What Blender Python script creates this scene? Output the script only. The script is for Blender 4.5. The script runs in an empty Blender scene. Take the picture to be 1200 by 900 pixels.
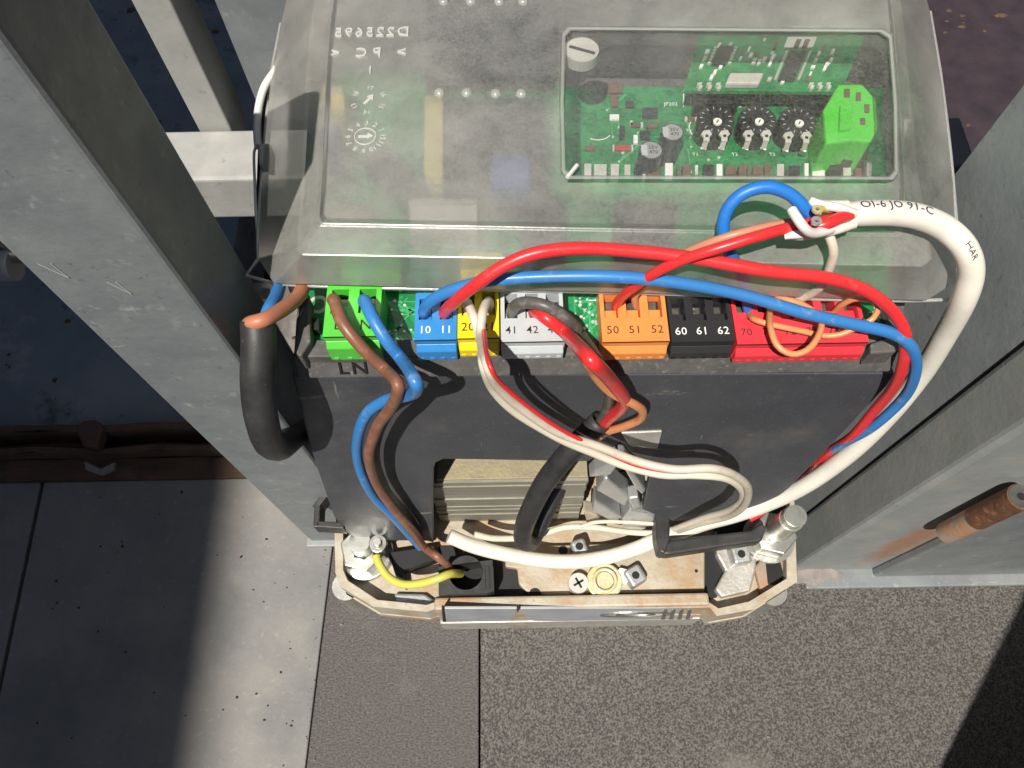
import bpy, bmesh, math, random
from mathutils import Vector, Matrix, noise as mnoise
random.seed(7)
R = math.radians
S = 0.01                       # everything below is written in centimetres
sc = bpy.context.scene
COL = sc.collection

# ------------------------------------------------------------------ camera
TH, ROLL, F, CH = R(24.9), R(-1.05), 900.0, 33.0
RM = Matrix.Rotation(TH, 3, 'X') @ Matrix.Rotation(ROLL, 3, 'Z')
cam = bpy.data.objects.new('camera', bpy.data.cameras.new('camera'))
COL.objects.link(cam)
cam.data.sensor_width = 36; cam.data.lens = 36 * F / 1200
cam.data.clip_start = 0.005; cam.data.clip_end = 200
cam.matrix_world = Matrix.Translation((0, 0, CH * S)) @ RM.to_4x4()
sc.camera = cam

# ------------------------------------------------------------------ light
SUN = Vector((0.205, 0.43, -0.86)).normalized()          # travel direction of sunlight
world = bpy.data.worlds.new('World'); sc.world = world; world.use_nodes = True
nt = world.node_tree; nt.nodes.clear()
out = nt.nodes.new('ShaderNodeOutputWorld'); bg = nt.nodes.new('ShaderNodeBackground')
sky = nt.nodes.new('ShaderNodeTexSky'); sky.sky_type = 'NISHITA'; sky.sun_disc = False
el = math.asin(-SUN.z); az = math.atan2(-SUN.x, -SUN.y)   # compass angle of the sun from +Y
sky.sun_elevation = el; sky.sun_rotation = az
nt.links.new(sky.outputs[0], bg.inputs[0]); bg.inputs[1].default_value = 0.052
nt.links.new(bg.outputs[0], out.inputs[0])
sl = bpy.data.lights.new('sun', 'SUN'); sl.energy = 5.0; sl.angle = R(0.53); sl.color = (1, .94, .84)
so = bpy.data.objects.new('sun', sl); COL.objects.link(so)
so.rotation_euler = SUN.to_track_quat('-Z', 'Y').to_euler()
sc.view_settings.view_transform = 'Standard'; sc.view_settings.look = 'None'
sc.view_settings.gamma = 1; sc.view_settings.exposure = 0.22
sc.view_settings.use_curve_mapping = False
sc.cycles.max_bounces = 10; sc.cycles.transparent_max_bounces = 16

# ------------------------------------------------------------------ helpers
C0 = Vector((0, 0, CH))
def ray(u, v): return RM @ Vector(((u - 600) / F, -(v - 450) / F, -1))
def WP(u, v, p, n):
    d = ray(u, v); t = (Vector(p) - C0).dot(n) / d.dot(n); return C0 + d * t
def W(u, v, z): return WP(u, v, (0, 0, z), Vector((0, 0, 1)))
def WY(u, v, y): return WP(u, v, (0, y, 0), Vector((0, 1, 0)))
FN = Vector((0, -0.992, 0.125)).normalized(); FP = Vector((0, 8.15, 16.5))
def WF(u, v, d=0.0): return WP(u, v, FP + FN * d, FN)     # on the housing's front face, d cm proud
def PT(p):
    return WF(p[0], p[1], p[2][1]) if isinstance(p[2], tuple) else W(*p)
def f(d): return ('f', d)
def pxr(px, p): # radius in cm of px pixels (1200 wide) at point
    dd = -(RM.transposed() @ (Vector(p) - C0)).z
    return px * dd / F

class MB:
    def __init__(s): s.v = []; s.f = []; s.sm = []
    def add(s, vs, fs, smooth=False):
        o = len(s.v); s.v += [Vector(x) for x in vs]
        for q in fs: s.f.append([i + o for i in q]); s.sm.append(smooth)
        return s
    def prism(s, pts, vec):
        n = len(pts); vec = Vector(vec); pts = [Vector(p) for p in pts]
        a = Vector((0, 0, 0))
        for i in range(n): a += pts[i].cross(pts[(i + 1) % n])
        if a.dot(vec) > 0: pts = pts[::-1]
        return s.add(pts + [p + vec for p in pts],
                     [list(range(n)), list(range(2 * n - 1, n - 1, -1))] +
                     [[i, i + n, (i + 1) % n + n, (i + 1) % n] for i in range(n)])
    def slab(s, px, zt, zb): return s.prism([W(u, v, zt) for u, v in px], (0, 0, zb - zt))
    def box(s, x0, x1, y0, y1, z0, z1):
        return s.prism([(x0, y0, z1), (x1, y0, z1), (x1, y1, z1), (x0, y1, z1)], (0, 0, z0 - z1))
    def bar(s, a, b, w, h, up=(0, 0, 1)):
        a = Vector(a); b = Vector(b); d = (b - a).normalized(); sd = d.cross(Vector(up)).normalized(); u2 = sd.cross(d)
        q = [a + sd * w / 2 + u2 * h / 2, a - sd * w / 2 + u2 * h / 2, a - sd * w / 2 - u2 * h / 2, a + sd * w / 2 - u2 * h / 2]
        return s.prism(q, b - a)
    def cyl(s, a, b, r0, r1=None, n=20, cap=True, smooth=True, ph=0):
        r1 = r0 if r1 is None else r1
        a = Vector(a); b = Vector(b); d = (b - a).normalized()
        x = d.orthogonal().normalized(); y = d.cross(x)
        A = [a + (x * math.cos(t) + y * math.sin(t)) * r0 for t in [2 * math.pi * i / n + ph for i in range(n)]]
        Bv = [b + (x * math.cos(t) + y * math.sin(t)) * r1 for t in [2 * math.pi * i / n + ph for i in range(n)]]
        s.add(A + Bv, [[i, (i + 1) % n, (i + 1) % n + n, i + n] for i in range(n)], smooth)
        if cap: s.add(A, [list(range(n - 1, -1, -1))]); s.add(Bv, [list(range(n))])
        return s
    def ring(s, a, b, ro, ri, n=24):
        a = Vector(a); b = Vector(b); d = (b - a).normalized(); x = d.orthogonal().normalized(); y = d.cross(x)
        L = []
        for c, r in ((a, ro), (b, ro), (b, ri), (a, ri)):
            L.append([c + (x * math.cos(2 * math.pi * i / n) + y * math.sin(2 * math.pi * i / n)) * r for i in range(n)])
        vs = sum(L, []); fs = []
        for k in range(4):
            for i in range(n):
                fs.append([k * n + i, k * n + (i + 1) % n, ((k + 1) % 4) * n + (i + 1) % n, ((k + 1) % 4) * n + i])
        return s.add(vs, fs)
    def loft(s, rings, smooth=False, cap=False):
        n = len(rings[0]); vs = sum([list(r) for r in rings], []); fs = []
        for k in range(len(rings) - 1):
            for i in range(n): fs.append([k * n + i, k * n + (i + 1) % n, (k + 1) * n + (i + 1) % n, (k + 1) * n + i])
        if cap: fs.append([(len(rings) - 1) * n + i for i in range(n)])
        return s.add(vs, fs, smooth)
    def tube(s, pts, r, n=14, step=0.12, cap=True, wob=0.0):
        cs = curve(pts, step); sd = random.random() * 50; nn_ = len(cs) - 1
        if wob: cs = [p + Vector((mnoise.noise(p * .45 + Vector((sd, 0, 0))), mnoise.noise(p * .45 + Vector((0, sd, 0))), mnoise.noise(p * .45 + Vector((0, 0, sd))))) * (.045 * min(1, 6 * i / nn_, 6 * (nn_ - i) / nn_)) for i, p in enumerate(cs)]
        fr = frames(cs); rr = r if callable(r) else (lambda t: r)
        rings = []
        for k, (p, x, y) in enumerate(fr):
            t = k / (len(fr) - 1); q = rr(t)
            if wob: q *= 1 + wob * mnoise.noise(p * 0.9)
            rings.append([p + (x * math.cos(2 * math.pi * i / n) + y * math.sin(2 * math.pi * i / n)) * q for i in range(n)])
        s.loft(rings, True)
        if cap: s.add(rings[0], [list(range(n))[::-1]]); s.add(rings[-1], [list(range(n))])
        return s
    def build(s, name, m, parent=None, bevel=0.0, seg=2, origin=None, solid=0.0, auto=None):
        me = bpy.data.meshes.new(name)
        if parent is not None: org = Vector(parent['_org'])
        elif origin is not None: org = Vector(origin)
        else:
            xs = [v.x for v in s.v]; ys = [v.y for v in s.v]; zs = [v.z for v in s.v]
            org = Vector(((min(xs) + max(xs)) / 2, (min(ys) + max(ys)) / 2, min(zs)))
        me.from_pydata([(v - org) * S for v in s.v], [], s.f)
        me.polygons.foreach_set('use_smooth', s.sm); me.update()
        bm = bmesh.new(); bm.from_mesh(me)
        bmesh.ops.recalc_face_normals(bm, faces=bm.faces)
        if bevel:
            es = [e for e in bm.edges if len(e.link_faces) == 2 and e.calc_face_angle(0) > R(28)]
            if es:
                bmesh.ops.bevel(bm, geom=es, offset=bevel * S, segments=seg, profile=.5, affect='EDGES', clamp_overlap=True)
        bm.to_mesh(me); bm.free()
        me.materials.append(m)
        o = bpy.data.objects.new(name, me); COL.objects.link(o)
        if parent is not None:
            o.parent = parent; o['_org'] = tuple(org); ALL.append(o)
        else:
            o.location = org * S; o['_org'] = tuple(org); ALL.append(o)
        if solid:
            md = o.modifiers.new('thickness', 'SOLIDIFY'); md.thickness = solid * S; md.offset = -1
        return o
ALL = []
def curve(pts, step):
    P = [Vector(p) for p in pts]; out = []
    Q = [P[0] * 2 - P[1]] + P + [P[-1] * 2 - P[-2]]
    for i in range(1, len(Q) - 2):
        a, b, c, d = Q[i - 1:i + 3]; n = max(2, int((c - b).length / step))
        for k in range(n):
            t = k / n
            out.append(0.5 * ((2 * b) + (c - a) * t + (2 * a - 5 * b + 4 * c - d) * t * t + (3 * b - a - 3 * c + d) * t ** 3))
    out.append(P[-1]); return out
def frames(cs):
    fr = []; x = None
    for i, p in enumerate(cs):
        d = (cs[min(i + 1, len(cs) - 1)] - cs[max(i - 1, 0)]).normalized()
        if x is None: x = d.orthogonal().normalized()
        x = (x - d * x.dot(d)).normalized(); fr.append((p, x, d.cross(x)))
    return fr
def empty(name, org):
    o = bpy.data.objects.new(name, None); COL.objects.link(o); org = Vector(org)
    o.location = org * S; o['_org'] = tuple(org); o.empty_display_size = .01; ALL.append(o); return o
def tag(o, label=None, cat=None, group=None, kind=None):
    if label: o['label'] = label
    if cat: o['category'] = cat
    if group: o['group'] = group
    if kind: o['kind'] = kind
    return o
def text_mb(s, size, org, xd, yd, ex=0.0, align='CENTER', mirror=False, spacing=1.0):
    cu = bpy.data.curves.new('t', 'FONT'); cu.body = s; cu.size = 1; cu.align_x = align; cu.align_y = 'CENTER'
    cu.space_character = spacing; cu.resolution_u = 2; cu.offset = 0.003
    ob = bpy.data.objects.new('t', cu); me = bpy.data.meshes.new_from_object(ob)
    xd = Vector(xd).normalized(); yd = Vector(yd); yd = (yd - xd * yd.dot(xd)).normalized(); n = xd.cross(yd)
    m = MB(); k = -1 if mirror else 1
    vs = [Vector(org) + xd * v.co.x * size * k + yd * v.co.y * size for v in me.vertices]
    fs = [list(p.vertices) for p in me.polygons]
    m.add(vs, fs)
    if ex:
        nv = len(vs); m.add([v + n * ex for v in vs], [q[::-1] for q in fs])
        es = {}
        for q in fs:
            for i in range(len(q)):
                e = (q[i], q[(i + 1) % len(q)]); kk = tuple(sorted(e)); es.setdefault(kk, []).append(e)
        allv = vs + [v + n * ex for v in vs]
        m.add(allv, [[e[0][0], e[0][1], e[0][1] + nv, e[0][0] + nv] for e in es.values() if len(e) == 1])
    bpy.data.objects.remove(ob); bpy.data.curves.remove(cu); bpy.data.meshes.remove(me)
    return m

# ------------------------------------------------------------------ materials
def nodes(name):
    m = bpy.data.materials.new(name); m.use_nodes = True
    n = m.node_tree.nodes; l = m.node_tree.links
    b = n['Principled BSDF']; tc = n.new('ShaderNodeTexCoord')
    return m, n, l, b, tc
def c4(c): return (c[0], c[1], c[2], 1)
def nz(n, l, tc, scale, detail=4, rough=.6, dist=0, stretch=None):
    mp = n.new('ShaderNodeMapping'); k = 100
    mp.inputs['Scale'].default_value = (k * (stretch[0] if stretch else 1), k * (stretch[1] if stretch else 1), k * (stretch[2] if stretch else 1))
    l.new(tc.outputs['Object'], mp.inputs[0])
    t = n.new('ShaderNodeTexNoise'); t.inputs['Scale'].default_value = scale; t.inputs['Detail'].default_value = detail
    t.inputs['Roughness'].default_value = rough; t.inputs['Distortion'].default_value = dist
    l.new(mp.outputs[0], t.inputs['Vector']); return t.outputs['Fac']
def ramp(n, l, src, a, b, ca=(0, 0, 0), cb=(1, 1, 1)):
    r = n.new('ShaderNodeValToRGB'); r.color_ramp.elements[0].position = a; r.color_ramp.elements[1].position = b
    r.color_ramp.elements[0].color = c4(ca); r.color_ramp.elements[1].color = c4(cb)
    l.new(src, r.inputs[0]); return r.outputs[0]
def mix(n, l, fac, a, b):
    x = n.new('ShaderNodeMix'); x.data_type = 'RGBA'
    if isinstance(fac, float): x.inputs[0].default_value = fac
    else: l.new(fac, x.inputs[0])
    for i, c in ((6, a), (7, b)):
        if isinstance(c, tuple): x.inputs[i].default_value = c4(c)
        else: l.new(c, x.inputs[i])
    return x.outputs[2]
def mat(name, col, rough=.5, metal=0.0, col2=None, sc1=.5, band=(.35, .65), layers=(), bump=0.0, bsc=6, bdet=4, coat=0.0, stretch=None, rvar=0.0, spec=.5, stain=None):
    """layers: (colour, scale, lo, hi[, stretch])  - patches where noise passes lo..hi"""
    m, n, l, b, tc = nodes(name)
    c = tuple(col)
    if col2: c = mix(n, l, ramp(n, l, nz(n, l, tc, sc1, 5, .6, 0, stretch), *band), tuple(col), tuple(col2))
    for L in layers:
        st = L[4] if len(L) > 4 else None
        c = mix(n, l, ramp(n, l, nz(n, l, tc, L[1], 6, .65, 0, st), L[2], L[3]), c, tuple(L[0]))
    if isinstance(c, tuple): b.inputs['Base Color'].default_value = c4(c)
    else: l.new(c, b.inputs['Base Color'])
    b.inputs['Roughness'].default_value = rough; b.inputs['Metallic'].default_value = metal
    b.inputs['Coat Weight'].default_value = coat; b.inputs['Specular IOR Level'].default_value = spec
    if rvar:
        l.new(ramp(n, l, nz(n, l, tc, 1.3, 4), .3, .7, (rough - rvar,) * 3, (min(1, rough + rvar),) * 3), b.inputs['Roughness'])
    if stain:
        vd = n.new('ShaderNodeVectorMath'); vd.operation = 'SUBTRACT'; l.new(tc.outputs['Object'], vd.inputs[0]); vd.inputs[1].default_value = [q * S for q in stain[0]]
        vm = n.new('ShaderNodeVectorMath'); vm.operation = 'MULTIPLY'; l.new(vd.outputs[0], vm.inputs[0]); vm.inputs[1].default_value = [100 / q for q in stain[1]]
        vl = n.new('ShaderNodeVectorMath'); vl.operation = 'LENGTH'; l.new(vm.outputs[0], vl.inputs[0])
        ad = n.new('ShaderNodeMath'); ad.operation = 'MULTIPLY_ADD'; l.new(nz(n, l, tc, 1.6, 6, .7), ad.inputs[0]); ad.inputs[1].default_value = 1.6; l.new(vl.outputs['Value'], ad.inputs[2]); hf = n.new('ShaderNodeMath'); hf.operation = 'MULTIPLY'; hf.inputs[1].default_value = .4; l.new(ad.outputs[0], hf.inputs[0])
        rc = ramp(n, l, nz(n, l, tc, 3, 5), .35, .65, (.42, .17, .07), (.26, .19, .14))
        c = mix(n, l, ramp(n, l, hf.outputs[0], .46, .70, (.9, .9, .9), (0, 0, 0)), c if not isinstance(c, tuple) else c, rc); l.new(c, b.inputs['Base Color'])
    if bump:
        bp = n.new('ShaderNodeBump'); bp.inputs['Strength'].default_value = 1; bp.inputs['Distance'].default_value = bump * S
        l.new(nz(n, l, tc, bsc, bdet, .6, 0, stretch), bp.inputs['Height']); l.new(bp.outputs[0], b.inputs['Normal'])
    return m
DUST = (.33, .30, .25)
M = {}
M['paint'] = mat('grey_gate_paint', (.17, .19, .205), .42, 0, (.235, .255, .265), .7, (.3, .7),
                 [((.34, .355, .36), 2.2, .60, .74), ((.12, .13, .14), 5, .62, .72), ((.33, .34, .34), 1.0, .68, .70, (.25, 5, 1.3)), ((.30, .26, .20), .25, .66, .9)], .012, 3.5, 6, rvar=.12)
M['paint_dull'] = mat('dull_gate_paint', (.24, .265, .275), .5, 0, (.32, .335, .33), .6, (.3, .7),
                 [((.36, .34, .28), .5, .55, .8), ((.10, .10, .10), 4, .68, .74)], .01, 4, 5, rvar=.1)
M['paint_rear'] = mat('rear_gate_paint', (.24, .265, .285), .45, 0, (.31, .335, .35), .7, (.3, .7), [((.16, .16, .16), 3, .62, .75)], .012, 3.5, 6, rvar=.12)
M['rail_paint'] = mat('rail_paint', (.32, .325, .32), .5, 0, (.42, .42, .40), .8, (.3, .7), [((.2, .18, .15), 2, .62, .8)], .01, 4, 5)
M['black_plastic'] = mat('black_plastic', (.045, .049, .060), .48, 0, (.062, .066, .078), .5, (.3, .7),
                 [((.11, .108, .10), 9, .58, .72), ((.14, .13, .12), .35, .55, .95), ((.19, .185, .17), 1.1, .665, .69, (.25, 5, 1)), ((.17, .165, .15), 1.3, .67, .70, (3, .3, .25))], .006, 16, 3, rvar=.07)
M['dusty_black'] = mat('dusty_black_plastic', (.07, .07, .072), .6, 0, (.12, .115, .11), 2, (.3, .7), [((.2, .19, .17), 8, .58, .7)], .008, 12, 3)
M['scratch'] = mat('scratched_primer', (.48, .50, .50), .6)
M['rubber'] = mat('black_rubber', (.022, .022, .024), .5, 0, (.05, .05, .05), 1.2, (.35, .75), [((.10, .10, .09), 7, .62, .74)], .004, 10, 3, rvar=.1)
M['deep_black'] = mat('near_black_finish', (.008, .009, .011), .6, 0, (.014, .014, .016), 1)  # near black, shared by gasket, pads, inner box and letters
def wire(name, c, d=.03, r=.42, dirt=(.30, .25, .2)):
    c2 = tuple(min(1, x * .82 + .015) for x in c)
    return mat(name, c, r, 0, c2, .9, (.3, .7), [(tuple(x * .6 + y * .4 for x, y in zip(c, dirt)), 2.6, .62 - d, .82 - d)], .004, 4, 4, rvar=.08)
M['blue_wire'] = wire('blue_wire', (.012, .19, .66)); M['blue_dusty'] = wire('dusty_blue_wire', (.035, .21, .56), .06, .38, (.5, .5, .5))
M['red_wire'] = wire('red_wire', (.80, .03, .035), .02, .33); M['brown_wire'] = wire('brown_wire', (.235, .095, .055), .1, .42, (.45, .3, .2))
M['salmon_wire'] = wire('salmon_wire', (.50, .19, .11), .02); M['orange_wire'] = wire('orange_wire', (.72, .29, .12), .0, .38)
M['tan_wire'] = wire('tan_wire', (.58, .25, .15), .03)
M['yellow_wire'] = wire('yellow_wire', (.62, .58, .10), .06); M['grey_wire'] = wire('grey_wire', (.10, .095, .09), .1, .45, (.5, .48, .45))
M['cream'] = wire('cream_sheath', (.70, .65, .54), .03, .4); M['white_cable'] = wire('white_cable', (.80, .77, .69), .03, .45, (.55, .45, .32))
M['white_wire'] = wire('white_wire', (.80, .79, .76), .0, .35); M['dirty_white'] = wire('dirty_white_wire', (.66, .60, .50), .10, .45, (.2, .15, .1))
def plast(name, c, r=.36): return mat(name, c, r, 0, tuple(x * .86 for x in c), 1.5, (.3, .7), [(tuple(x * .6 + .1 for x in c), 6, .66, .8)], .003, 9, 3)
M['t_green'] = plast('green_terminal', (.10, .58, .06)); M['t_blue'] = plast('blue_terminal', (.035, .25, .62))
M['t_yellow'] = plast('yellow_terminal', (.86, .66, .015)); M['t_grey'] = plast('grey_terminal', (.50, .54, .57))
M['t_orange'] = plast('orange_terminal', (.86, .29, .075)); M['t_black'] = plast('black_terminal', (.028, .028, .03))
M['t_red'] = plast('red_terminal', (.78, .045, .065))
M['navy_ink'] = mat('navy_print', (.03, .035, .09), .6)
M['ink'] = mat('dark_print', (.03, .025, .02), .6); M['white_ink'] = mat('white_print', (.82, .82, .8), .6)
M['hole'] = mat('dark_hole', (.01, .01, .01), .7)
M['steel'] = mat('bright_steel', (.58, .58, .56), .32, 1, (.40, .39, .36), 3, (.3, .7), (), .003, 8)
M['zinc'] = mat('zinc_steel', (.66, .67, .63), .38, .85, (.5, .5, .46), 2.5, (.3, .7), [((.34, .28, .2), 2.2, .6, .8)], .006, 7)
M['track'] = mat('track_green', (.05, .38, .16), .35, 0, coat=.3)
M['dull_spring'] = mat('dull_spring_steel', (.20, .19, .17), .4, .5, (.10, .09, .08), 5, (.3, .7), ((( .6, .6, .58), 6, .60, .64),))
M['tin'] = mat('tinned_metal', (.74, .73, .68), .35, .25, (.60, .58, .52), 4, (.3, .7), (), .004, 9)
M['pcb'] = mat('green_circuit_board', (.010, .17, .052), .35, 0, (.018, .25, .075), 2.6, (.45, .55), (), .002, 8, coat=.3)
M['alu'] = mat('cast_aluminium', (.46, .45, .42), .5, .55, (.60, .58, .54), 1.6, (.3, .7), [((.42, .33, .22), .9, .54, .74), ((.2, .17, .13), 4, .63, .72)], .02, 7, 5, rvar=.1)
M['alu_dirty'] = mat('stained_cast_aluminium', (.40, .345, .26), .62, .2, (.54, .50, .42), 1.3, (.3, .7),
                 [((.42, .24, .11), .55, .46, .70), ((.24, .13, .06), 1.3, .63, .76), ((.12, .09, .06), 6, .66, .74)], .02, 6, 5)
M['alu_clean'] = mat('grey_cast_aluminium', (.42, .44, .45), .42, .6, (.55, .56, .56), 1.2, (.3, .7), [((.25, .25, .25), 4, .62, .75)], .012, 6, 4)
M['name_plate'] = mat('grey_name_plate', (.40, .45, .49), .32, .3, (.56, .60, .63), .7, (.3, .7), [((.5, .47, .4), 3, .62, .8)], .006, 5, 4)
M['lam'] = mat('laminated_steel', (.40, .39, .34), .5, .5, (.24, .235, .20), 1.2, (.3, .7), (), .02, 3, 4, stretch=(.25, 1, 16))
M['lam_top'] = mat('varnished_core', (.38, .32, .20), .6, .25, (.28, .25, .17), 2.5, (.3, .7), [((.55, .42, .2), 5, .6, .75)], .02, 9)
M['core_red'] = mat('red_core_edge', (.55, .10, .07), .5)
M['rust'] = mat('rusty_steel', (.22, .095, .05), .7, .2, (.11, .055, .035), 2, (.3, .7), [((.40, .19, .09), 3, .55, .7), ((.06, .04, .03), 1.6, .62, .75)], .03, 8, 6)
M['rust_stain'] = mat('rust_stained_paint', (.42, .22, .12), .7, 0, (.32, .27, .22), 1.3, (.35, .6), [((.50, .21, .08), 3, .52, .65)], .02, 8, 5)
M['old_rust'] = mat('old_rusted_channel', (.085, .052, .035), .8, .1, (.14, .085, .055), .8, (.3, .7), [((.03, .025, .025), .5, .52, .7), ((.24, .16, .1), 2.5, .66, .75)], .09, 2.2, 6, stretch=(.35, 1, 1))
M['concrete'] = mat('concrete', (.20, .20, .20), .85, 0, (.27, .26, .245), .35, (.3, .7),
                 [((.34, .32, .29), 3.5, .58, .72), ((.20, .17, .14), 7, .62, .72), ((.03, .03, .03), 1.6, .735, .755), ((.17, .175, .18), .13, .50, .66)], .022, 5, 6)
M['kerb'] = mat('old_stained_slab', (.17, .215, .26), .8, 0, (.27, .31, .35), .22, (.35, .65), [((.40, .41, .40), .35, .60, .80), ((.06, .07, .09), .3, .58, .7), ((.02, .02, .02), 1.1, .64, .7)], .03, 4, 6)
def tile(name, a, b, s, lo, hi, st=None, soft=((.13, .12, .11), .12)):
    return mat(name, a, .8, 0, b, s, (lo, hi), [((.20, .185, .165), .18, .6, .8), ((.04, .04, .04), .5, .68, .8)], .035, s * 1.1, 3, stretch=st)
M['tile_coarse'] = tile('speckled_granite_tile', (.042, .039, .038), (.165, .156, .145), 12.5, .40, .64)
M['tile_fine'] = tile('fine_granite_tile', (.062, .058, .060), (.145, .134, .128), 10.0, .38, .66, (1, 1.5, 1))
M['mortar'] = mat('mortar', (.30, .28, .26), .9, 0, (.18, .16, .15), 2, (.3, .7), (), .08, 3, 5)
M['asphalt'] = mat('dark_asphalt', (.022, .015, .023), .9, 0, (.045, .030, .042), .6, (.3, .7), [((.06, .045, .05), 6, .68, .76)], .04, 5, 5)
M['render'] = mat('wall_render', (.35, .34, .32), .85, 0, (.42, .41, .38), .05, (.3, .7), (), .05, 3, 5)
M['dark_blocker'] = mat('dark_blocker_paint', (.035, .034, .036), .85, 0, (.05, .048, .05), .05, (.3, .7), (), .05, 3, 5)  # kept dark so the added blockers bounce little light
M['yellow_box'] = plast('yellow_component', (.72, .60, .20)); M['blue_box'] = plast('blue_component', (.05, .11, .36))
M['brown_part'] = plast('brown_component', (.16, .10, .07)); M['red_part'] = plast('red_component', (.45, .05, .04))
M['silver_top'] = mat('capacitor_top', (.60, .60, .62), .3, .6); M['lt_green'] = plast('light_green_connector', (.09, .62, .05), .25)
M['white_plastic'] = plast('white_plastic', (.50, .50, .46), .4)
M['brass'] = mat('stained_brass', (.70, .60, .30), .45, .5, (.8, .76, .58), 2, (.3, .7), [((.3, .2, .08), 4, .6, .75)], .02, 6)
def clear(name, tr, rough, tint, milky, gloss=.08, bump=0.0, bsc=20, dirt=0.0, refr=0.0, fres=.5, grain=0.0):
    m = bpy.data.materials.new(name); m.use_nodes = True; n = m.node_tree.nodes; l = m.node_tree.links; n.clear()
    tc = n.new('ShaderNodeTexCoord'); o = n.new('ShaderNodeOutputMaterial')
    tb = n.new('ShaderNodeBsdfTransparent'); tb.inputs[0].default_value = c4(tint)
    rf = n.new('ShaderNodeBsdfRefraction'); rf.inputs['Roughness'].default_value = rough; rf.inputs['IOR'].default_value = 1.12; rf.inputs[0].default_value = c4(tint)
    df = n.new('ShaderNodeBsdfDiffuse'); df.inputs[0].default_value = c4(milky)
    tl = n.new('ShaderNodeBsdfTranslucent'); tl.inputs[0].default_value = c4(milky)
    gl = n.new('ShaderNodeBsdfGlossy'); gl.inputs['Roughness'].default_value = max(.06, rough * 1.15)
    def mx(a, b, f_):
        x = n.new('ShaderNodeMixShader')
        if isinstance(f_, float): x.inputs[0].default_value = f_
        else: l.new(f_, x.inputs[0])
        l.new(a, x.inputs[1]); l.new(b, x.inputs[2]); return x.outputs[0]
    body = mx(df.outputs[0], tl.outputs[0], .5)
    see = mx(tb.outputs[0], rf.outputs[0], refr)
    fac = ramp(n, l, nz(n, l, tc, .35, 5, .65), .3, .72, (tr - dirt,) * 3, (min(1, tr + dirt),) * 3)
    if grain:
        gm = n.new('ShaderNodeMath'); gm.operation = 'MULTIPLY'; l.new(fac, gm.inputs[0])
        l.new(ramp(n, l, nz(n, l, tc, 14, 3, .7), .35, .65, (1 - grain,) * 3, (1 + grain,) * 3), gm.inputs[1]); fac = gm.outputs[0]
    s1 = mx(body, see, fac)
    lw = n.new('ShaderNodeLayerWeight'); lw.inputs[0].default_value = .35
    mt = n.new('ShaderNodeMath'); mt.operation = 'MULTIPLY_ADD'; l.new(lw.outputs['Fresnel'], mt.inputs[0]); mt.inputs[1].default_value = fres; mt.inputs[2].default_value = gloss
    s2 = mx(s1, gl.outputs[0], mt.outputs[0])
    l.new(s2, o.inputs[0])
    if bump:
        bp = n.new('ShaderNodeBump'); bp.inputs['Distance'].default_value = bump * S; l.new(nz(n, l, tc, bsc, 3), bp.inputs['Height'])
        for q in (rf, df, gl): l.new(bp.outputs[0], q.inputs['Normal'])
    return m
M['frosted'] = clear('frosted_clear_plastic', .60, .30, (.98, .98, .97), (.88, .87, .83), .10, .005, 12, .20, .62, .5, .09)
M['glassy'] = clear('polished_clear_plastic', .925, .03, (.99, .99, .99), (.8, .79, .75), .015, .0, 6, .06, 0.0, .14, .05)
M['glassy_rim'] = clear('bright_edge_rim', .48, .12, (.95, .96, .95), (.95, .95, .93), .06, .004, 8, .06, .25)  # extra milky white, paints bright edge lines on rim and lip
M['emboss'] = clear('embossed_clear_plastic', .06, .2, (.95, .95, .95), (.95, .95, .93), .12, 0, 6, .05, 0.0)

# ------------------------------------------------------------------ ground
g = MB().add([(-1500, -1500, -6), (1500, -1500, -6), (1500, 1500, -6), (-1500, 1500, -6)], [[0, 1, 2, 3]]).build('ground', M['asphalt'], origin=(0, 0, -6)); tag(g, kind='structure')
x_edge0 = W(358, 900, 0); x_edge1 = W(388, 655, 0)
ex = lambda y: x_edge0.x + (x_edge1.x - x_edge0.x) * (y - x_edge0.y) / (x_edge1.y - x_edge0.y)
jx = W(562, 820, 0).x; YB = W(1100, 672, 0).y + .6; yn = -42; RYG = YB - 1
pav = empty('pavement', (0, 0, 0)); tag(pav, kind='structure')
def tl(m, a, b, c, d, label=None, z=0.0, dx=0):
    q = MB().prism([(a[0], a[1], z), (b[0], b[1], z), (c[0], c[1], z), (d[0], d[1], z)], (0, 0, -5)).build('paving_tile', m, pav, bevel=.06)
    if label: q['label'] = label
yl = W(200, 562, 0).y     # far edge of the light slab, where the rusted channel starts
tl(M['tile_fine'], (ex(yn) + .03, yn), (jx - .035, yn), (jx - .035, 20), (ex(20) + .03, 20), 'narrow dark tile with a finer grain')
tl(M['tile_coarse'], (jx + .035, yn), (60, yn), (60, YB), (jx + .035, YB), 'wide dark tile with coarse speckle', z=.03)
jl0, jl1 = W(0, 800, 0), W(50, 562, 0)
jlx = lambda y: jl0.x + (jl1.x - jl0.x) * (y - jl0.y) / (jl1.y - jl0.y)
tl(M['concrete'], (jlx(yn) + .08, yn), (ex(yn) - .02, yn), (ex(yl) - .02, yl), (jlx(yl) + .08, yl), 'light concrete slab')
tl(M['concrete'], (-75, yn), (jlx(yn) - .08, yn), (jlx(yl) - .08, yl), (-75, yl), 'light concrete slab in the shade')
MB().box(-75, 60, -200, yn - .1, -5, -.02).build('paving_tile', M['tile_fine'], pav)
MB().box(-75, jx + 70, yn, 22, -5.2, -1.2).build('joint_filler', M['mortar'], pav)
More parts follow.
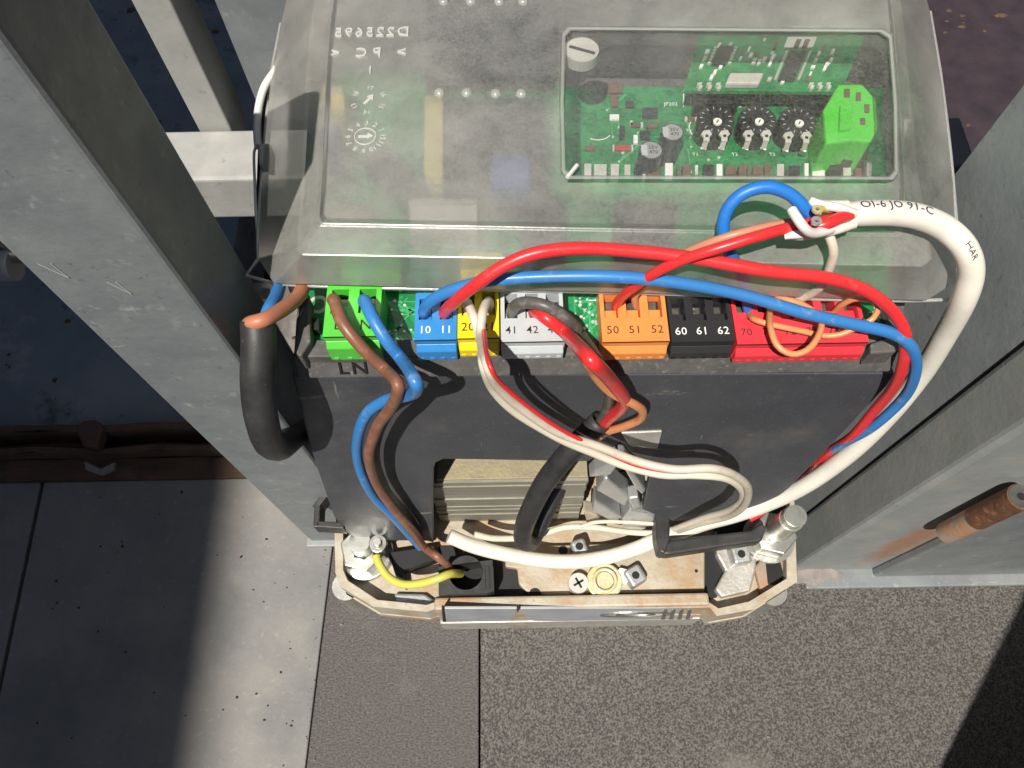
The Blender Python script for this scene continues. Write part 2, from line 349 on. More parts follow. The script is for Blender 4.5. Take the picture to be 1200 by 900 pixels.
# rusted channel and the slab behind it
y2 = W(150, 505, 0).y
ch = MB()
for (ya, yb, z, nseg) in ((yl + .1, yl + 1.0, .1, 60), (yl + 1.05, yl + 1.35, .75, 60), (yl + 1.4, y2 - .4, -.5, 40), (y2 - .35, y2, .95, 60)):
    xs = [-70 + i * (70 + W(330, 540, 0).x) / nseg for i in range(nseg + 1)]; top = []; bot = []
    for x in xs:
        j = mnoise.noise(Vector((x * .35, ya, 0))) * .28
        top.append(Vector((x, yb + j * .5, z + j * .5))); bot.append(Vector((x, ya + j * .4, z + j * .5)))
    ring = bot + top[::-1]; n_ = len(xs)
    ch.add(bot + top, [[i, i + 1, n_ + i + 1, n_ + i] for i in range(n_ - 1)])
    ch.add(bot + [b - Vector((0, 0, 2)) for b in bot], [[i, i + 1, n_ + i + 1, n_ + i] for i in range(n_ - 1)])
ch = ch.build('rusted_channel', M['old_rust'], solid=.1); tag(ch, 'rusted dirty metal channel crossing between the two shaded slabs at left', 'metal channel')
MB().slab([(96, 522), (88, 500), (98, 492), (112, 491), (120, 502), (112, 524)], 1.3, .6).build('rust_flake', M['old_rust'], bevel=.1)
tag(ALL[-1], 'lump of rust standing on the edge of the rusted channel', 'rust lump')
MB().slab([(98, 540), (118, 549), (134, 541), (132, 549), (117, 556), (100, 550)], 1.0, .7).build('dry_leaf', M['mortar'], bevel=.05)
tag(ALL[-1], 'curled tan leaf lying on the rusted channel at left', 'leaf')
MB().box(-75, W(240, 500, -.3).x, y2 + .2, 60, -5, -.3).build('paving_tile', M['kerb'], pav)['label'] = 'dark blue grey stained slab'
# broken mortar strip by the post foot
mm = MB(); rr = random.Random(3)
top = [W(u, v + rr.uniform(-2.5, 2.5), .35) for u, v in [(934, 668), (950, 665), (966, 664), (982, 667), (990, 672), (982, 686), (970, 681), (956, 686), (942, 684), (932, 686)]]
mm.prism(top, (0, 0, -.4)); tag(mm.build('mortar_strip', M['mortar'], bevel=.06), 'crumbling grey mortar strip on the tile at the foot of the right post', 'mortar')

gr = MB(); rg_ = random.Random(21)
for i in range(420):
    y = rg_.uniform(-16, 12); k_ = rg_.random()
    x = ex(y) + rg_.gauss(0, .5) if k_ < .3 else (jx + rg_.gauss(0, .12) if k_ < .45 and y < 4 else rg_.uniform(-26, 26))
    if x > 12 and y > RYG: continue
    r_ = rg_.uniform(.012, .05) * (1.6 if rg_.random() < .08 else 1); c = Vector((x, y, .03 + r_ * .3))
    q = [c + Vector((math.cos(a), math.sin(a) * .8, 0)) * r_ * rg_.uniform(.7, 1.2) for a in [2 * math.pi * j / 5 for j in range(5)]]
    o_ = len(gr.v); gr.add(q + [c + Vector((0, 0, r_ * .7))], [[j, (j + 1) % 5, 5] for j in range(5)])
tag(gr.build('grit', M['mortar']), 'scattered grit and sand grains lying on the paving', 'grit', kind='stuff')
dr = MB()
for i in range(110):
    y = rg_.uniform(-14, 11); x = rg_.uniform(jlx(y), ex(y)) if i > 12 else rg_.uniform(-26, ex(y)); r_ = rg_.uniform(.02, .065); c = Vector((x, y, .006))
    if y > yl - .3: continue
    dr.add([c + Vector((math.cos(a) * 1.2, math.sin(a), 0)) * r_ * rg_.uniform(.7, 1.2) for a in [2 * math.pi * j / 7 for j in range(7)]] + [c + Vector((0, 0, r_ * .25))], [[j, (j + 1) % 7, 7] for j in range(7)])
tag(dr.build('dark_grit', M['hole']), 'small dark specks of dirt on the light concrete slab', 'dirt', kind='stuff')
gv = MB()
for i in range(900):
    x = rg_.uniform(-50, 60); y = rg_.uniform(16, 75); r_ = rg_.uniform(.06, .3); z_ = -6 if x > -10 else -.3; c = Vector((x, y, z_ + .01))
    if x > -10 and y < 16: continue
    gv.add([c + Vector((math.cos(a) * 1.2, math.sin(a), 0)) * r_ * rg_.uniform(.6, 1.2) for a in [2 * math.pi * j / 6 for j in range(6)]] + [c + Vector((0, 0, r_ * .5))], [[j, (j + 1) % 6, 6] for j in range(6)])
tag(gv.build('loose_gravel', M['old_rust']), 'loose dark gravel and leaf bits lying on the ground behind the gate', 'gravel', kind='stuff')
# ------------------------------------------------------------------ gate members
def post(name, x0, x1, y0, y1, z0, z1, m, label, cat='post', bevel=.25, group=None):
    o = MB().box(x0, x1, y0, y1, z0, z1).build(name, m, bevel=bevel, seg=3); tag(o, label, cat, group); return o
# left square tube
pl, pr = W(364, 635, 0), W(436, 635, 0)
dl = ray(190, 142); pyb = pr.x * dl.y / dl.x
LP = post('gate_post', pl.x, pr.x, pl.y, pyb, -1, 27.2, M['paint'], 'thick grey square gate post at left with a scratched sunlit front face', bevel=.13)
for (u, v, w) in ((60, 314, .28), (136, 334, .2)):
    c = WY(u, v, pl.y - .01); k = MB()
    k.bar(c + Vector((-.6 * w, 0, .5 * w)), c + Vector((.15, 0, -.35)), .016, .008, (0, 1, 0)); k.bar(c + Vector((.15, 0, -.35)), c + Vector((.25 * w, 0, .5 * w)), .016, .008, (0, 1, 0))
    k.build('scratch_mark', M['scratch'], LP)
MB().box(pl.x - .12, pr.x + .3, pl.y - .25, pyb + .4, 0, .22).build('foot_plate', M['paint_dull'], LP, bevel=.06)
# horizontal rail
ra, rb = W(250, 152, 10), W(250, 210, 10)
rail = post('gate_rail', -45, W(1131, 150, 10).x, rb.y, ra.y, 7.6, 10, M['rail_paint'], 'pale horizontal gate rail crossing behind the motor', 'rail', .15)
# bars standing on the rail
b0, b1 = W(232, 152, 10), W(270, 152, 10)
post('gate_bar', b0.x, b1.x, ra.y - .1 + .15, ra.y + 1.9, 8.5, 62, M['rail_paint'], 'slim pale upright bar standing on the gate rail at upper left', 'bar', .08)
c0, c1 = W(299, 118, 10), W(372, 118, 10)
post('gate_bar', c0.x, c0.x + 3.6, c0.y, c0.y + 2, 2, 62, M['paint'], 'wide grey upright bar just left of the clear cover, behind the slim one', 'bar', .1)
# gap-side dark upright behind the left post
# right hand post
e2 = WY(937, 662, W(937, 668, 0).y); RY = W(1000, 668, 0).y; RX = e2.x
d1 = ray(1013, 547); RYB = RX * d1.y / d1.x
RP = empty('hinge_post', (RX + 8, RY, 0)); tag(RP, 'large grey steel hinge post at right, rust stained below its pin', 'post')
_p = WY(1118, 606, RY); _o = (RX + 8, RY, 0)
M['paint_rusty'] = mat('rust_streaked_paint', (.24, .265, .275), .5, 0, (.32, .335, .33), .6, (.3, .7),
    [((.36, .34, .28), .5, .55, .8), ((.10, .10, .10), 4, .68, .74)], .012, 4, 5, rvar=.1, stain=((_p.x - _o[0] + .1, 0, _p.z - 3.2), (.85, 2, 5.2)))
MB().box(RX, RX + 24, RY, RYB, 0.02, 34).build('post_body', M['paint_rusty'], RP, bevel=.2, seg=3)
pz = ray(1075, 652); px_ = (RY - .35) * pz.x / pz.y
MB().box(px_, RX + 23.5, RY - .35, RY - .003, .3, 34).build('front_plate', M['paint'], RP, bevel=.08)
MB().box(RX + .4, RX + 24, RY - .8, RY + .05, 0.02, .32).build('foot_flange', M['paint'], RP, bevel=.08)
def stain(px, m, off=.004):
    pts = [WY(u, v, RY - off) for u, v in px]
    k = MB().add(pts, [list(range(len(pts)))]); return k.build('rust_patch', m, RP)
# pin
pt_ = ray(1196, 582); tt = (RY - .52) / pt_.y; top = C0 + pt_ * tt
rp = .36
pin = empty('hinge_pin', (top.x, top.y, top.z - 3.6)); tag(pin, 'rusty upright hinge pin welded to the right post', 'hinge pin')
MB().cyl(top - Vector((0, 0, 2.2)), top, rp, n=28).build('pin_rod', M['rust'], pin, bevel=.04)
MB().cyl(top - Vector((0, 0, .02)), top + Vector((0, 0, .03)), rp * .92, n=24).build('pin_end', M['steel'], pin)
MB().cyl(top + Vector((0, 0, .031)), top + Vector((0, 0, .045)), rp * .3, n=14).build('pin_hole', M['hole'], pin)
MB().cyl(top - Vector((0, 0, 4.0)), top - Vector((0, 0, 2.2)), rp * .93, rp * .98, n=24).build('pin_sleeve', M['rust_stain'], pin, bevel=.04)
# deeper side post behind it, next to the cover
q = ray(1165, 145); yA = 13.2; xA = q.x * yA / q.y; zA = 34
oq = [Vector(p) for p in ((RX + .12, RYB + .08, zA), (RX + 5, RYB + .08, zA), (RX + 5, yA, zA), (xA, yA, zA))]
cq = sum(oq, Vector()) / 4; iq = [Vector((p.x + .22 * (1 if p.x < cq.x else -1), p.y + .22 * (1 if p.y < cq.y else -1), zA)) for p in oq]
spm = MB(); spm.loft([oq, [Vector((p.x, p.y, -1)) for p in oq]]); spm.loft([iq, [Vector((p.x, p.y, -1)) for p in iq]]); spm.loft([oq, iq])
tag(spm.build('side_post', M['paint_rear']), 'grey square steel tube standing between the clear cover and the hinge post', 'post')
# roller bracket glimpsed at far left
k = empty('gate_roller', W(8, 330, 12)); tag(k, 'small grey roller with bracket at the left edge beside the gate post', 'roller')
a = W(-14, 312, 12)
MB().cyl(a + Vector((-1, 0, 0)), a + Vector((.9, 0, 0)), .5, n=24).build('roller_body', M['paint_dull'], k, bevel=.08)
MB().cyl(a + Vector((.9, .3, .2)), a + Vector((1.3, .3, .2)), .3, n=16).build('axle', M['steel'], k, bevel=.03)
MB().box(a.x - 2, a.x + .4, a.y + .6, a.y + 1.6, a.z - .6, a.z + .8).build('bracket', M['paint'], k, bevel=.08)
# unseen blockers added outside the frame for broad shade and less sky light
xb = W(262, 760, 0).x; D = 62
wz = D * -SUN.z / SUN.x
tag(MB().box(xb - D - 25, xb - D, -320, 160, -5.5, wz).build('left_shade_blocker', M['dark_blocker'], bevel=.5), 'tall unseen dark wall added outside the left of the picture to shade the light slab', 'wall')  # unseen wall, added so its top edge throws the left ground shade
s0, s1 = W(1066, 900, 0), W(1181, 670, 0)
print('shadow dir', (s1 - s0).normalized(), 'sun', SUN.x / SUN.y)
k = s0 - (s1 - s0).normalized() * 14 - Vector((SUN.x, SUN.y, 0)).normalized() * 0
dd = (s1 - s0); ex_ = -SUN.y / SUN.z * dd.x / dd.y + SUN.x / SUN.z
tag(MB().prism([(k.x, k.y, -5.5), (k.x, k.y - 30, -5.5), (k.x + 90, k.y - 30, -5.5), (k.x + 90, k.y, -5.5)], Vector((ex_, 0, 1)) * 175).build('corner_shade_blocker', M['dark_blocker'], bevel=.4), 'leaning dark pillar added outside the lower right of the picture to shade the tile', 'blocker')  # unseen leaning block, added to cast the lower right shadow edge

tag(MB().box(75, 95, -110, 260, -5.5, 260).build('sky_blocker', M['dark_blocker'], bevel=.5), 'unseen dark wall added outside the right of the picture to block sky light', 'wall')  # unseen, added to keep sky light off right-facing sides
# ------------------------------------------------------------------ motor base casting
ZR = 4.6
base = empty('gate_motor', (0, 8, 0)); tag(base, 'stained cast aluminium motor base standing on the dark tiles', 'gate motor')
def ringmesh(name, outer, inner, zt, depth, m, skirt=0):
    bm = bmesh.new()
    o = [bm.verts.new(p) for p in outer]; i_ = [bm.verts.new(p) for p in inner]
    es = [bm.edges.new((o[k], o[(k + 1) % len(o)])) for k in range(len(o))] + [bm.edges.new((i_[k], i_[(k + 1) % len(i_)])) for k in range(len(i_))]
    bmesh.ops.triangle_fill(bm, use_beauty=True, edges=es)
    bm.verts.index_update()
    r = MB(); r.add([v.co.copy() for v in bm.verts], [[v.index for v in f_.verts] for f_ in bm.faces]); bm.free()
    r.loft([outer, [p + Vector((0, 0, -depth)) for p in outer]]); r.loft([inner, [p + Vector((0, 0, -depth)) for p in inner]])
    return r
rim_px = [(392, 622), (393, 671), (398, 687), (438, 711), (500, 717), (509, 714), (832, 712), (840, 722), (884, 714), (934, 682), (931, 590)]
inn_px = [(402, 622), (402, 668), (407, 680), (442, 703), (500, 709), (512, 705), (828, 704), (842, 713), (878, 705), (922, 678), (921, 590)]
ybk = 15.5
outer = [W(u, v, ZR) for u, v in rim_px] ; inner = [W(u, v, ZR) for u, v in inn_px]
outer = [Vector((outer[0].x, ybk, ZR))] + outer + [Vector((outer[-1].x, ybk, ZR))]
inner = [Vector((inner[0].x, ybk - .5, ZR))] + inner + [Vector((inner[-1].x, ybk - .5, ZR))]
def weld(r):
    return r
ringmesh('rim', outer, inner, ZR, 1.7, M['alu_dirty']).build('rim', M['alu_dirty'], base)
# lower rim bead sits a little outside
def scale_about(ps, k, z):
    c = sum(ps, Vector()) / len(ps); return [Vector((c.x + (p.x - c.x) * k, c.y + (p.y - c.y) * k, z)) for p in ps]
ringmesh('lip', scale_about(outer, 1.010, 3.0), scale_about(inner, 1.0, 3.0), 3.0, .5, M['alu_dirty']).build('rim_lip', M['alu_dirty'], base)
MB().prism([p + Vector((0, 0, -.75)) for p in inner], (0, 0, -.5)).build('floor_plate', M['alu_dirty'], base)
MB().prism([Vector((p.x * .86, p.y * .96 + .5, 2.8)) for p in outer], (0, 0, -2.8)).build('base_foot', M['alu'], base, bevel=.1)
# small foot at left and right under the rim
for (u, v) in ((410, 700), (900, 706)):
    p = W(u, v, 2.2); MB().cyl(Vector((p.x, p.y + .3, 0.01)), Vector((p.x, p.y + .3, 3.0)), .55, n=18).build('levelling_foot', M['zinc'], base, bevel=.08)
fy = W(670, 712, 4.85).y; fx0, fx1 = W(509, 700, 4.85), W(831, 700, 4.85)
MB().box(fx0.x, fx1.x, fy, fx0.y, 1.2, 4.85).build('front_bar', M['alu_dirty'], base, bevel=.09)
MB().box(W(520, 737, 0).x, W(812, 737, 0).x, fy - .06, fx0.y - .1, .0, 1.75).build('front_skirt', M['alu'], base, bevel=.06)
def fplate(px, m, name, off=.04, th=.1, bev=.03):
    pts = [WY(u, v, fy - off) for u, v in px]; return MB().prism(pts, (0, th, 0)).build(name, m, base, bevel=bev)
fplate([(521, 713.5), (606, 713.5), (604, 721), (597, 727.5), (523, 727.5)], M['name_plate'], 'name_plate')
fplate([(610, 713.5), (820, 713), (810, 728), (626, 728), (614, 722)], M['name_plate'], 'name_plate')
fplate([(517.5, 712.5), (520, 712.5), (522.5, 729), (519, 729)], M['hole'], 'gap_line', .045)
fplate([(606, 713.5), (610, 713.5), (606, 719)], M['hole'], 'gap_line', .045)
c = WY(745, 720, fy - .05); t = MB(); n_ = 36
for rx, rz in ((1.35, .26), (.75, .15)):
    o = [c + Vector((rx * math.cos(a), -.03, rz * 2.2 * math.sin(a))) for a in [2 * math.pi * i / n_ for i in range(n_)]]
    i2 = [c + Vector(((rx - .1) * math.cos(a), -.03, (rz * 2.2 - .08) * math.sin(a))) for a in [2 * math.pi * i / n_ for i in range(n_)]]
    t.add(o + i2, [[i, (i + 1) % n_, (i + 1) % n_ + n_, i + n_] for i in range(n_)]); 
t.build('oval_emblem', M['steel'], base, solid=.04)
for i in range(4):
    u = 778 + i * 9.5; fplate([(u, 715), (u + 4.5, 715), (u + 1.5, 726), (u - 3.5, 726)], M['steel'], 'emblem_stripe', .075, .05, .01)

ZF = ZR - .75
# black gasket area and the inner machined plate
MB().slab([(514, 640), (860, 640), (840, 700), (830, 702), (516, 700)], ZF + .12, ZF - .1).build('gasket', M['deep_black'], base)
MB().slab([(612, 640), (826, 634), (826, 693), (640, 697), (618, 694), (608, 684), (606, 666), (592, 664), (592, 640)], ZF + .45, ZF + .1).build('machined_plate', M['alu_dirty'], base, bevel=.06)
MB().slab([(838, 622), (870, 620), (888, 640), (886, 668), (880, 692), (846, 700), (838, 690), (850, 668), (840, 650)], ZF + .42, ZF).build('side_pad', M['alu'], base, bevel=.08)
MB().slab([(462, 695), (498, 696), (512, 706), (508, 712), (462, 708)], ZF + .3, ZF).build('side_pad', M['alu_clean'], base, bevel=.08)
def boss(u, v, w, hole, ang=0.0, z=ZF + 1.0, m='alu_clean', hh=.8):
    c = W(u, v, z); q = []
    for a in range(4):
        t = a * math.pi / 2 + math.pi / 4 + ang; q.append(c + Vector((math.cos(t), math.sin(t), 0)) * pxr(w, c) * 1.41)
    o = MB().prism(q, (0, 0, -hh)).build('screw_boss', M[m], base, bevel=.12, seg=3)
    MB().cyl(c + Vector((0, 0, -.1)), c + Vector((0, 0, .012)), pxr(hole, c), n=18).build('boss_hole', M['hole'], o)
boss(679, 640, 9, 4.5, .3); boss(745, 674, 11, 4.5, .5); boss(869, 649, 11, 4.6, .15)
for (u, v, r) in ((660, 645, 5.5), (627, 696, 7), (816, 669, 2)):
    c = W(u, v, ZF + .46); MB().cyl(c - Vector((0, 0, .1)), c, pxr(r, c), n=18).build('drilled_hole', M['hole'], base)
def hexnut(name, c, r, h, m, parent, ri=None, n=6, ph=.3):
    return MB().ring(c, c + Vector((0, 0, h)), r, ri or r * .5, n).build(name, m, parent, bevel=.05)
# cross-head screw
sc_ = empty('cross_head_screw', W(678, 684, ZF + .5)); tag(sc_, 'steel cross head screw on the base plate left of the yellowed nut', 'screw')
c = W(678, 683, ZF + .9)
MB().cyl(c - Vector((0, 0, .45)), c, .38, .36, n=24).build('screw_head', M['tin'], sc_, bevel=.07, seg=3)
for a in (.5, .5 + math.pi / 2):
    d = Vector((math.cos(a), math.sin(a), 0)) * .2; MB().bar(c - d + Vector((0, 0, .003)), c + d + Vector((0, 0, .003)), .075, .03).build('cross_slot', M['hole'], sc_)
# yellowed nut with plug
nn = empty('yellowed_nut', W(709, 682, ZF + .5)); tag(nn, 'round yellow stained nut and washer at the front of the base plate', 'nut')
c = W(709, 680, ZF + .95)
MB().ring(c - Vector((0, 0, .5)), c - Vector((0, 0, .12)), .66, .3, 28).build('washer', M['brass'], nn, bevel=.05)
MB().ring(c - Vector((0, 0, .15)), c + Vector((0, 0, .05)), .45, .33, 28).build('collar', M['brass'], nn, bevel=.04)
MB().cyl(c - Vector((0, 0, .3)), c - Vector((0, 0, .02)), .3, n=20).build('plug', M['brass'], nn, bevel=.05)
MB().cyl(W(730, 675, ZF + .4), W(730, 675, ZF + .8), .3, n=6).build('ear', M['alu'], nn, bevel=.06)
# rusty pit and dark slot at the right, slot at the left
MB().slab([(884, 664), (898, 648), (922, 650), (928, 668), (920, 690), (892, 696)], ZF + .28, ZF).build('rusty_pad', M['rust_stain'], base, bevel=.1)
MB().slab([(897, 656), (914, 656), (919, 676), (914, 686), (900, 684)], ZF + .31, ZF + .1).build('slot_hole', M['hole'], base)
MB().slab([(412, 659), (436, 658), (433, 675), (423, 678), (412, 673)], ZF + .02, ZF - .1).build('slot_hole', M['hole'], base)
MB().slab([(423, 661), (429, 663), (433, 671), (422, 677)], ZF + .04, ZF - .1).build('slot_stud', M['zinc'], base)
# dark box added behind the cut-away panel to block light
MB().box(-5.2, 5.4, 9.6, 15, 3.0, 15.4).build('light_block_box', M['deep_black'], base)
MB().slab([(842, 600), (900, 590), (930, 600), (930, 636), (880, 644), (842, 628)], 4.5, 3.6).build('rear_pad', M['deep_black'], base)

# black outlet socket
sk = empty('outlet_socket', W(548, 680, ZF)); tag(sk, 'black square rubber cable outlet at the front left of the base, wires entering', 'cable outlet')
zt = 5.25
oq = [W(u, v, zt) for u, v in [(514, 664), (577, 656), (579, 692), (570, 695), (514, 697)]]
cc = W(546, 671, zt); rr_ = pxr(20, cc)
iq = [cc + Vector((math.cos(a), math.sin(a), 0)) * rr_ for a in [2 * math.pi * i / 28 for i in range(28)]]
r_ = ringmesh('s', oq, iq, zt, 1.5, None); r_.build('socket_body', M['rubber'], sk)
MB().cyl(cc - Vector((0, 0, 1.4)), cc - Vector((0, 0, 1.2)), rr_ * 1.05, n=24).build('socket_bore', M['hole'], sk)
for i in range(3):
    MB().slab([(566 + i * 5, 664), (568 + i * 5, 664), (569 + i * 5, 690), (567 + i * 5, 690)], zt + .05, zt - .05).build('socket_rib', M['rubber'], sk)
MB().slab([(455, 648), (508, 640), (512, 655), (472, 668), (474, 688), (466, 682)], ZF + .7, ZF).build('wiring_guard', M['deep_black'], base)

# right threaded bolt + nut
bt = W(933, 604, 7.9); bl = Vector((bt.x, bt.y, ZF))
bo = empty('threaded_bolt', bl); tag(bo, 'bright zinc threaded bolt with nut standing at the right end of the base', 'bolt')
MB().cyl(bl, bt, .36, n=26).build('bolt_shank', M['zinc'], bo, bevel=.06)
MB().cyl(bl + Vector((0, 0, 2.1)), bt - Vector((0, 0, .5)), .415, n=26).build('sleeve', M['zinc'], bo, bevel=.05)
th = MB()
for i in range(7): th.ring(bt - Vector((0, 0, .12 + i * .06)), bt - Vector((0, 0, .09 + i * .06)), .38, .33, 20)
th.build('thread', M['zinc'], bo)
hexnut('nut', bl + Vector((0, 0, 1.0)), .82, .75, M['zinc'], bo, .36)
MB().ring(bl + Vector((0, 0, .85)), bl + Vector((0, 0, .99)), .95, .36, 28).build('washer', M['zinc'], bo)
# left bolt
ct = W(424, 642, 5.0)
bo = empty('corner_nut', (ct.x, ct.y, ZF)); tag(bo, 'big zinc nut and washer at the left corner of the base half under the housing', 'nut')
MB().ring(Vector((ct.x, ct.y, ZF + .02)), Vector((ct.x, ct.y, ZF + .35)), 1.02, .4, 30).build('washer', M['zinc'], bo, bevel=.06)
hexnut('nut', Vector((ct.x, ct.y, ZF + .36)), .86, .7, M['zinc'], bo, .4)
MB().cyl(Vector((ct.x, ct.y, ZF)), Vector((ct.x, ct.y + .1, ZF + 1.7)), .4, n=22).build('stud', M['zinc'], bo, bevel=.05)
# ring lug
c = W(443, 637, 5.6)
lg = empty('ring_lug', c); tag(lg, 'small crimped ring lug holding the yellow earth wire', 'cable lug')
MB().ring(c - Vector((0, 0, .1)), c + Vector((0, 0, .05)), .33, .14, 20).build('lug_ring', M['steel'], lg, bevel=.03)
MB().cyl(c - Vector((0, 0, .15)), c + Vector((0, 0, .25)), .15, n=6).build('lug_screw', M['zinc'], lg, bevel=.03)
MB().cyl(c, W(440, 652, 5.2), .15, .13, n=12).build('crimp', M['steel'], lg)

# ------------------------------------------------------------------ black housing
hs = empty('black_housing', (0, 8.2, 4.6)); tag(hs, 'matt black plastic motor housing whose front panel is cut away over the transformer', 'motor housing')
pan = [(343, 441), (1049, 438), (1040, 452), (962, 534), (925, 572), (900, 592), (868, 606), (790, 611), (769, 604), (753, 597), (763, 551), (727, 518), (689, 541), (520, 538), (511, 542), (508, 550), (508, 636), (500, 634), (420, 633), (404, 622), (392, 606), (366, 530)]
MB().prism([WF(u, v, 0) for u, v in pan], -FN * .28).build('front_panel', M['black_plastic'], hs, bevel=.035)
# side walls
for seg in (((343, 441), (366, 530), (392, 606)), ((1049, 438), (962, 534), (905, 590))):
    k = MB()
    for a, b in zip(seg, seg[1:]):
        p, q = WF(*a, -.02), WF(*b, -.02); sx = .22 if a[0] < 600 else -.22
        k.prism([p, q, q + Vector((sx, 0, 0)), p + Vector((sx, 0, 0))], Vector((0, 4.5, 0)))
    k.build('side_wall_panel', M['black_plastic'], hs)
# top tray
zt = 16.9
tray = [(349, 345), (344, 418), (1056, 410), (1062, 345), (1058, -70), (372, -70)]
MB().slab(tray, zt, zt - .4).build('top_tray', M['dusty_black'], hs, bevel=.03)
q0, q1 = WF(343, 443, .12), WF(1050, 439, .12)
bx = W(343, 419, 17.05); bx1 = W(1054, 411, 17.05)
MB().prism([Vector((bx.x, bx.y, 17.05)), Vector((bx1.x, bx1.y, 17.05)), Vector((bx1.x, bx1.y + .45, 17.05)), Vector((bx.x, bx.y + .45, 17.05))], Vector((0, -.26, -.62))).build('front_rim', M['dusty_black'], hs, bevel=.05)
MB().slab([(349, 372), (362, 345), (364, 400), (352, 418), (344, 412)], 17.5, 16.8).build('corner_rim', M['dusty_black'], hs, bevel=.05)
MB().slab([(1036, 352), (1052, 365), (1064, 392), (1050, 412), (1020, 414), (1020, 402), (1040, 396), (1042, 372)], 17.4, 16.8).build('corner_rim', M['dusty_black'], hs, bevel=.05)
MB().slab([(352, 398), (500, 398), (500, 418), (350, 418)], 17.2, 16.8).build('inner_ledge', M['dusty_black'], hs, bevel=.03)
o_ = WF(416, 432, .12)
zc = bx.y + (-.05)
yb_ = (bx.y + bx1.y) / 2
p_ = WY(416, 434, bx.y - .035)
text_mb('LN', .52, Vector((WY(416, 436, bx.y - .15).x, bx.y - .165, 16.75)), (1, 0, 0), (0, .26, .62), .03, spacing=1.25).build('embossed_letters', M['deep_black'], hs)
for (u, v) in ((422, 545),):
    c = WF(u, v, 0); MB().cyl(c, c + FN * .012, .16, n=18).build('mould_mark', M['deep_black'], hs)
# transformer core visible in the cut-away
tf = empty('transformer_core', WF(590, 600, -.5)); tag(tf, 'laminated steel transformer core seen through the housing cut-away', 'transformer')
fyp = WF(600, 568, -.55).y; za = WY(600, 566, fyp).z; zb = WY(600, 613, fyp).z
x0 = WY(509, 590, fyp).x; x1 = WY(682, 590, fyp).x
nl = 15
for i in range(nl):
    z1 = za - (za - zb) * i / nl; j = rr.uniform(-.035, .03)
    MB().box(x0 + rr.uniform(-.02, .02), x1 + rr.uniform(-.03, .03), fyp + j, fyp + 2.6, z1 - (za - zb) / nl + .018, z1).build('lamination', M['lam'], tf)
MB().box(x0 + .3, x1, fyp + .12, fyp + 1.5, za + .003, za + .12).build('core_top', M['lam_top'], tf, bevel=.02)
MB().box(x0 + .6, x1 + .1, fyp + 1.5, fyp + 1.6, za + .01, za + .28).build('red_band', M['core_red'], tf)
# cast motor parts right of the core
mc = empty('motor_casting', WF(725, 600, -.6)); tag(mc, 'clean grey cast aluminium brackets right of the transformer core', 'casting')
def cast(px, d, th, m='alu_clean', bev=.07):
    return MB().prism([WF(u, v, d) for u, v in px], -FN * th).build('cast_arm', M[m], mc, bevel=bev)
cast([(697, 553), (712, 546), (722, 537), (725, 545), (716, 557), (690, 560)], -.35, .5)
cast([(725, 540), (733, 541), (757, 575), (753, 581), (744, 572)], -.1, .6)
cast([(708, 562), (712, 561), (738, 583), (732, 594), (699, 575)], -.25, .7)
cast([(697, 586), (728, 606), (722, 614), (694, 600)], -.25, .6)
cast([(728, 611), (738, 597), (768, 603), (768, 617), (730, 619)], -.2, .7)
cast([(736, 585), (748, 583), (752, 594), (742, 598)], -.1, .5)
cast([(684, 600), (700, 604), (712, 618), (690, 622)], -.45, .5, 'alu_dirty')
cast([(728, 508), (776, 506), (771, 526), (742, 524), (736, 520)], .06, .3, 'alu', .03)

# laces of black clamp at the right
cl = empty('cable_clamp', WF(800, 640, .6)); tag(cl, 'black plastic cable clamp loop holding the white cable at lower right', 'cable clamp')
za = 6.6
ck = MB(); ck.slab([(768, 592), (776, 586), (789, 588), (791, 598), (785, 602), (785, 632), (779, 649), (773, 646), (769, 630)], za, za - .9)
ck.build('clamp_upright', M['rubber'], cl, bevel=.06)
MB().slab([(779, 636), (786, 632), (880, 621), (893, 612), (899, 618), (893, 634), (830, 643), (784, 650), (777, 650)], za - .25, za - .95).build('clamp_bar', M['rubber'], cl, bevel=.09)
MB().slab([(790, 598), (850, 596), (850, 606), (789, 606)], za - 1.6, za - 2.1).build('clamp_back', M['rubber'], cl, bevel=.05)
# left bracket
lb = empty('wire_bracket', W(380, 600, 6)); tag(lb, 'small glossy black bracket sticking out at the left of the housing', 'bracket')
lbm = MB(); pts = [W(388, 578, 6.3), W(375, 594, 6.2), W(374, 617, 6.2), W(402, 619, 6.2)]
for a, b in zip(pts, pts[1:]): lbm.bar(a, b + (b - a).normalized() * .12, .22, .8)
lbm.build('bracket_loop', M['rubber'], lb, bevel=.04)

# ------------------------------------------------------------------ circuit board + things on it
ZB = 17.02
pb = empty('circuit_board', (0, 12, ZB - .15)); tag(pb, 'green printed circuit board lying on the housing under the clear cover', 'circuit board')
MB().slab([(361, 347), (361, 398), (1041, 396), (1041, 347), (1036, 103), (690, 101), (470, 100), (400, 102)], ZB, ZB - .115).build('board', M['pcb'], pb)
def comp(name, px, zt, m, zb=ZB, parent=None, bev=.02, label=None):
    o = MB().slab(px, zt, zb - .002).build(name, M[m], parent or pb, bevel=bev)
    if label: o['label'] = label
    return o
def rect(u0, v0, u1, v1): return [(u0, v0), (u1, v0), (u1, v1), (u0, v1)]
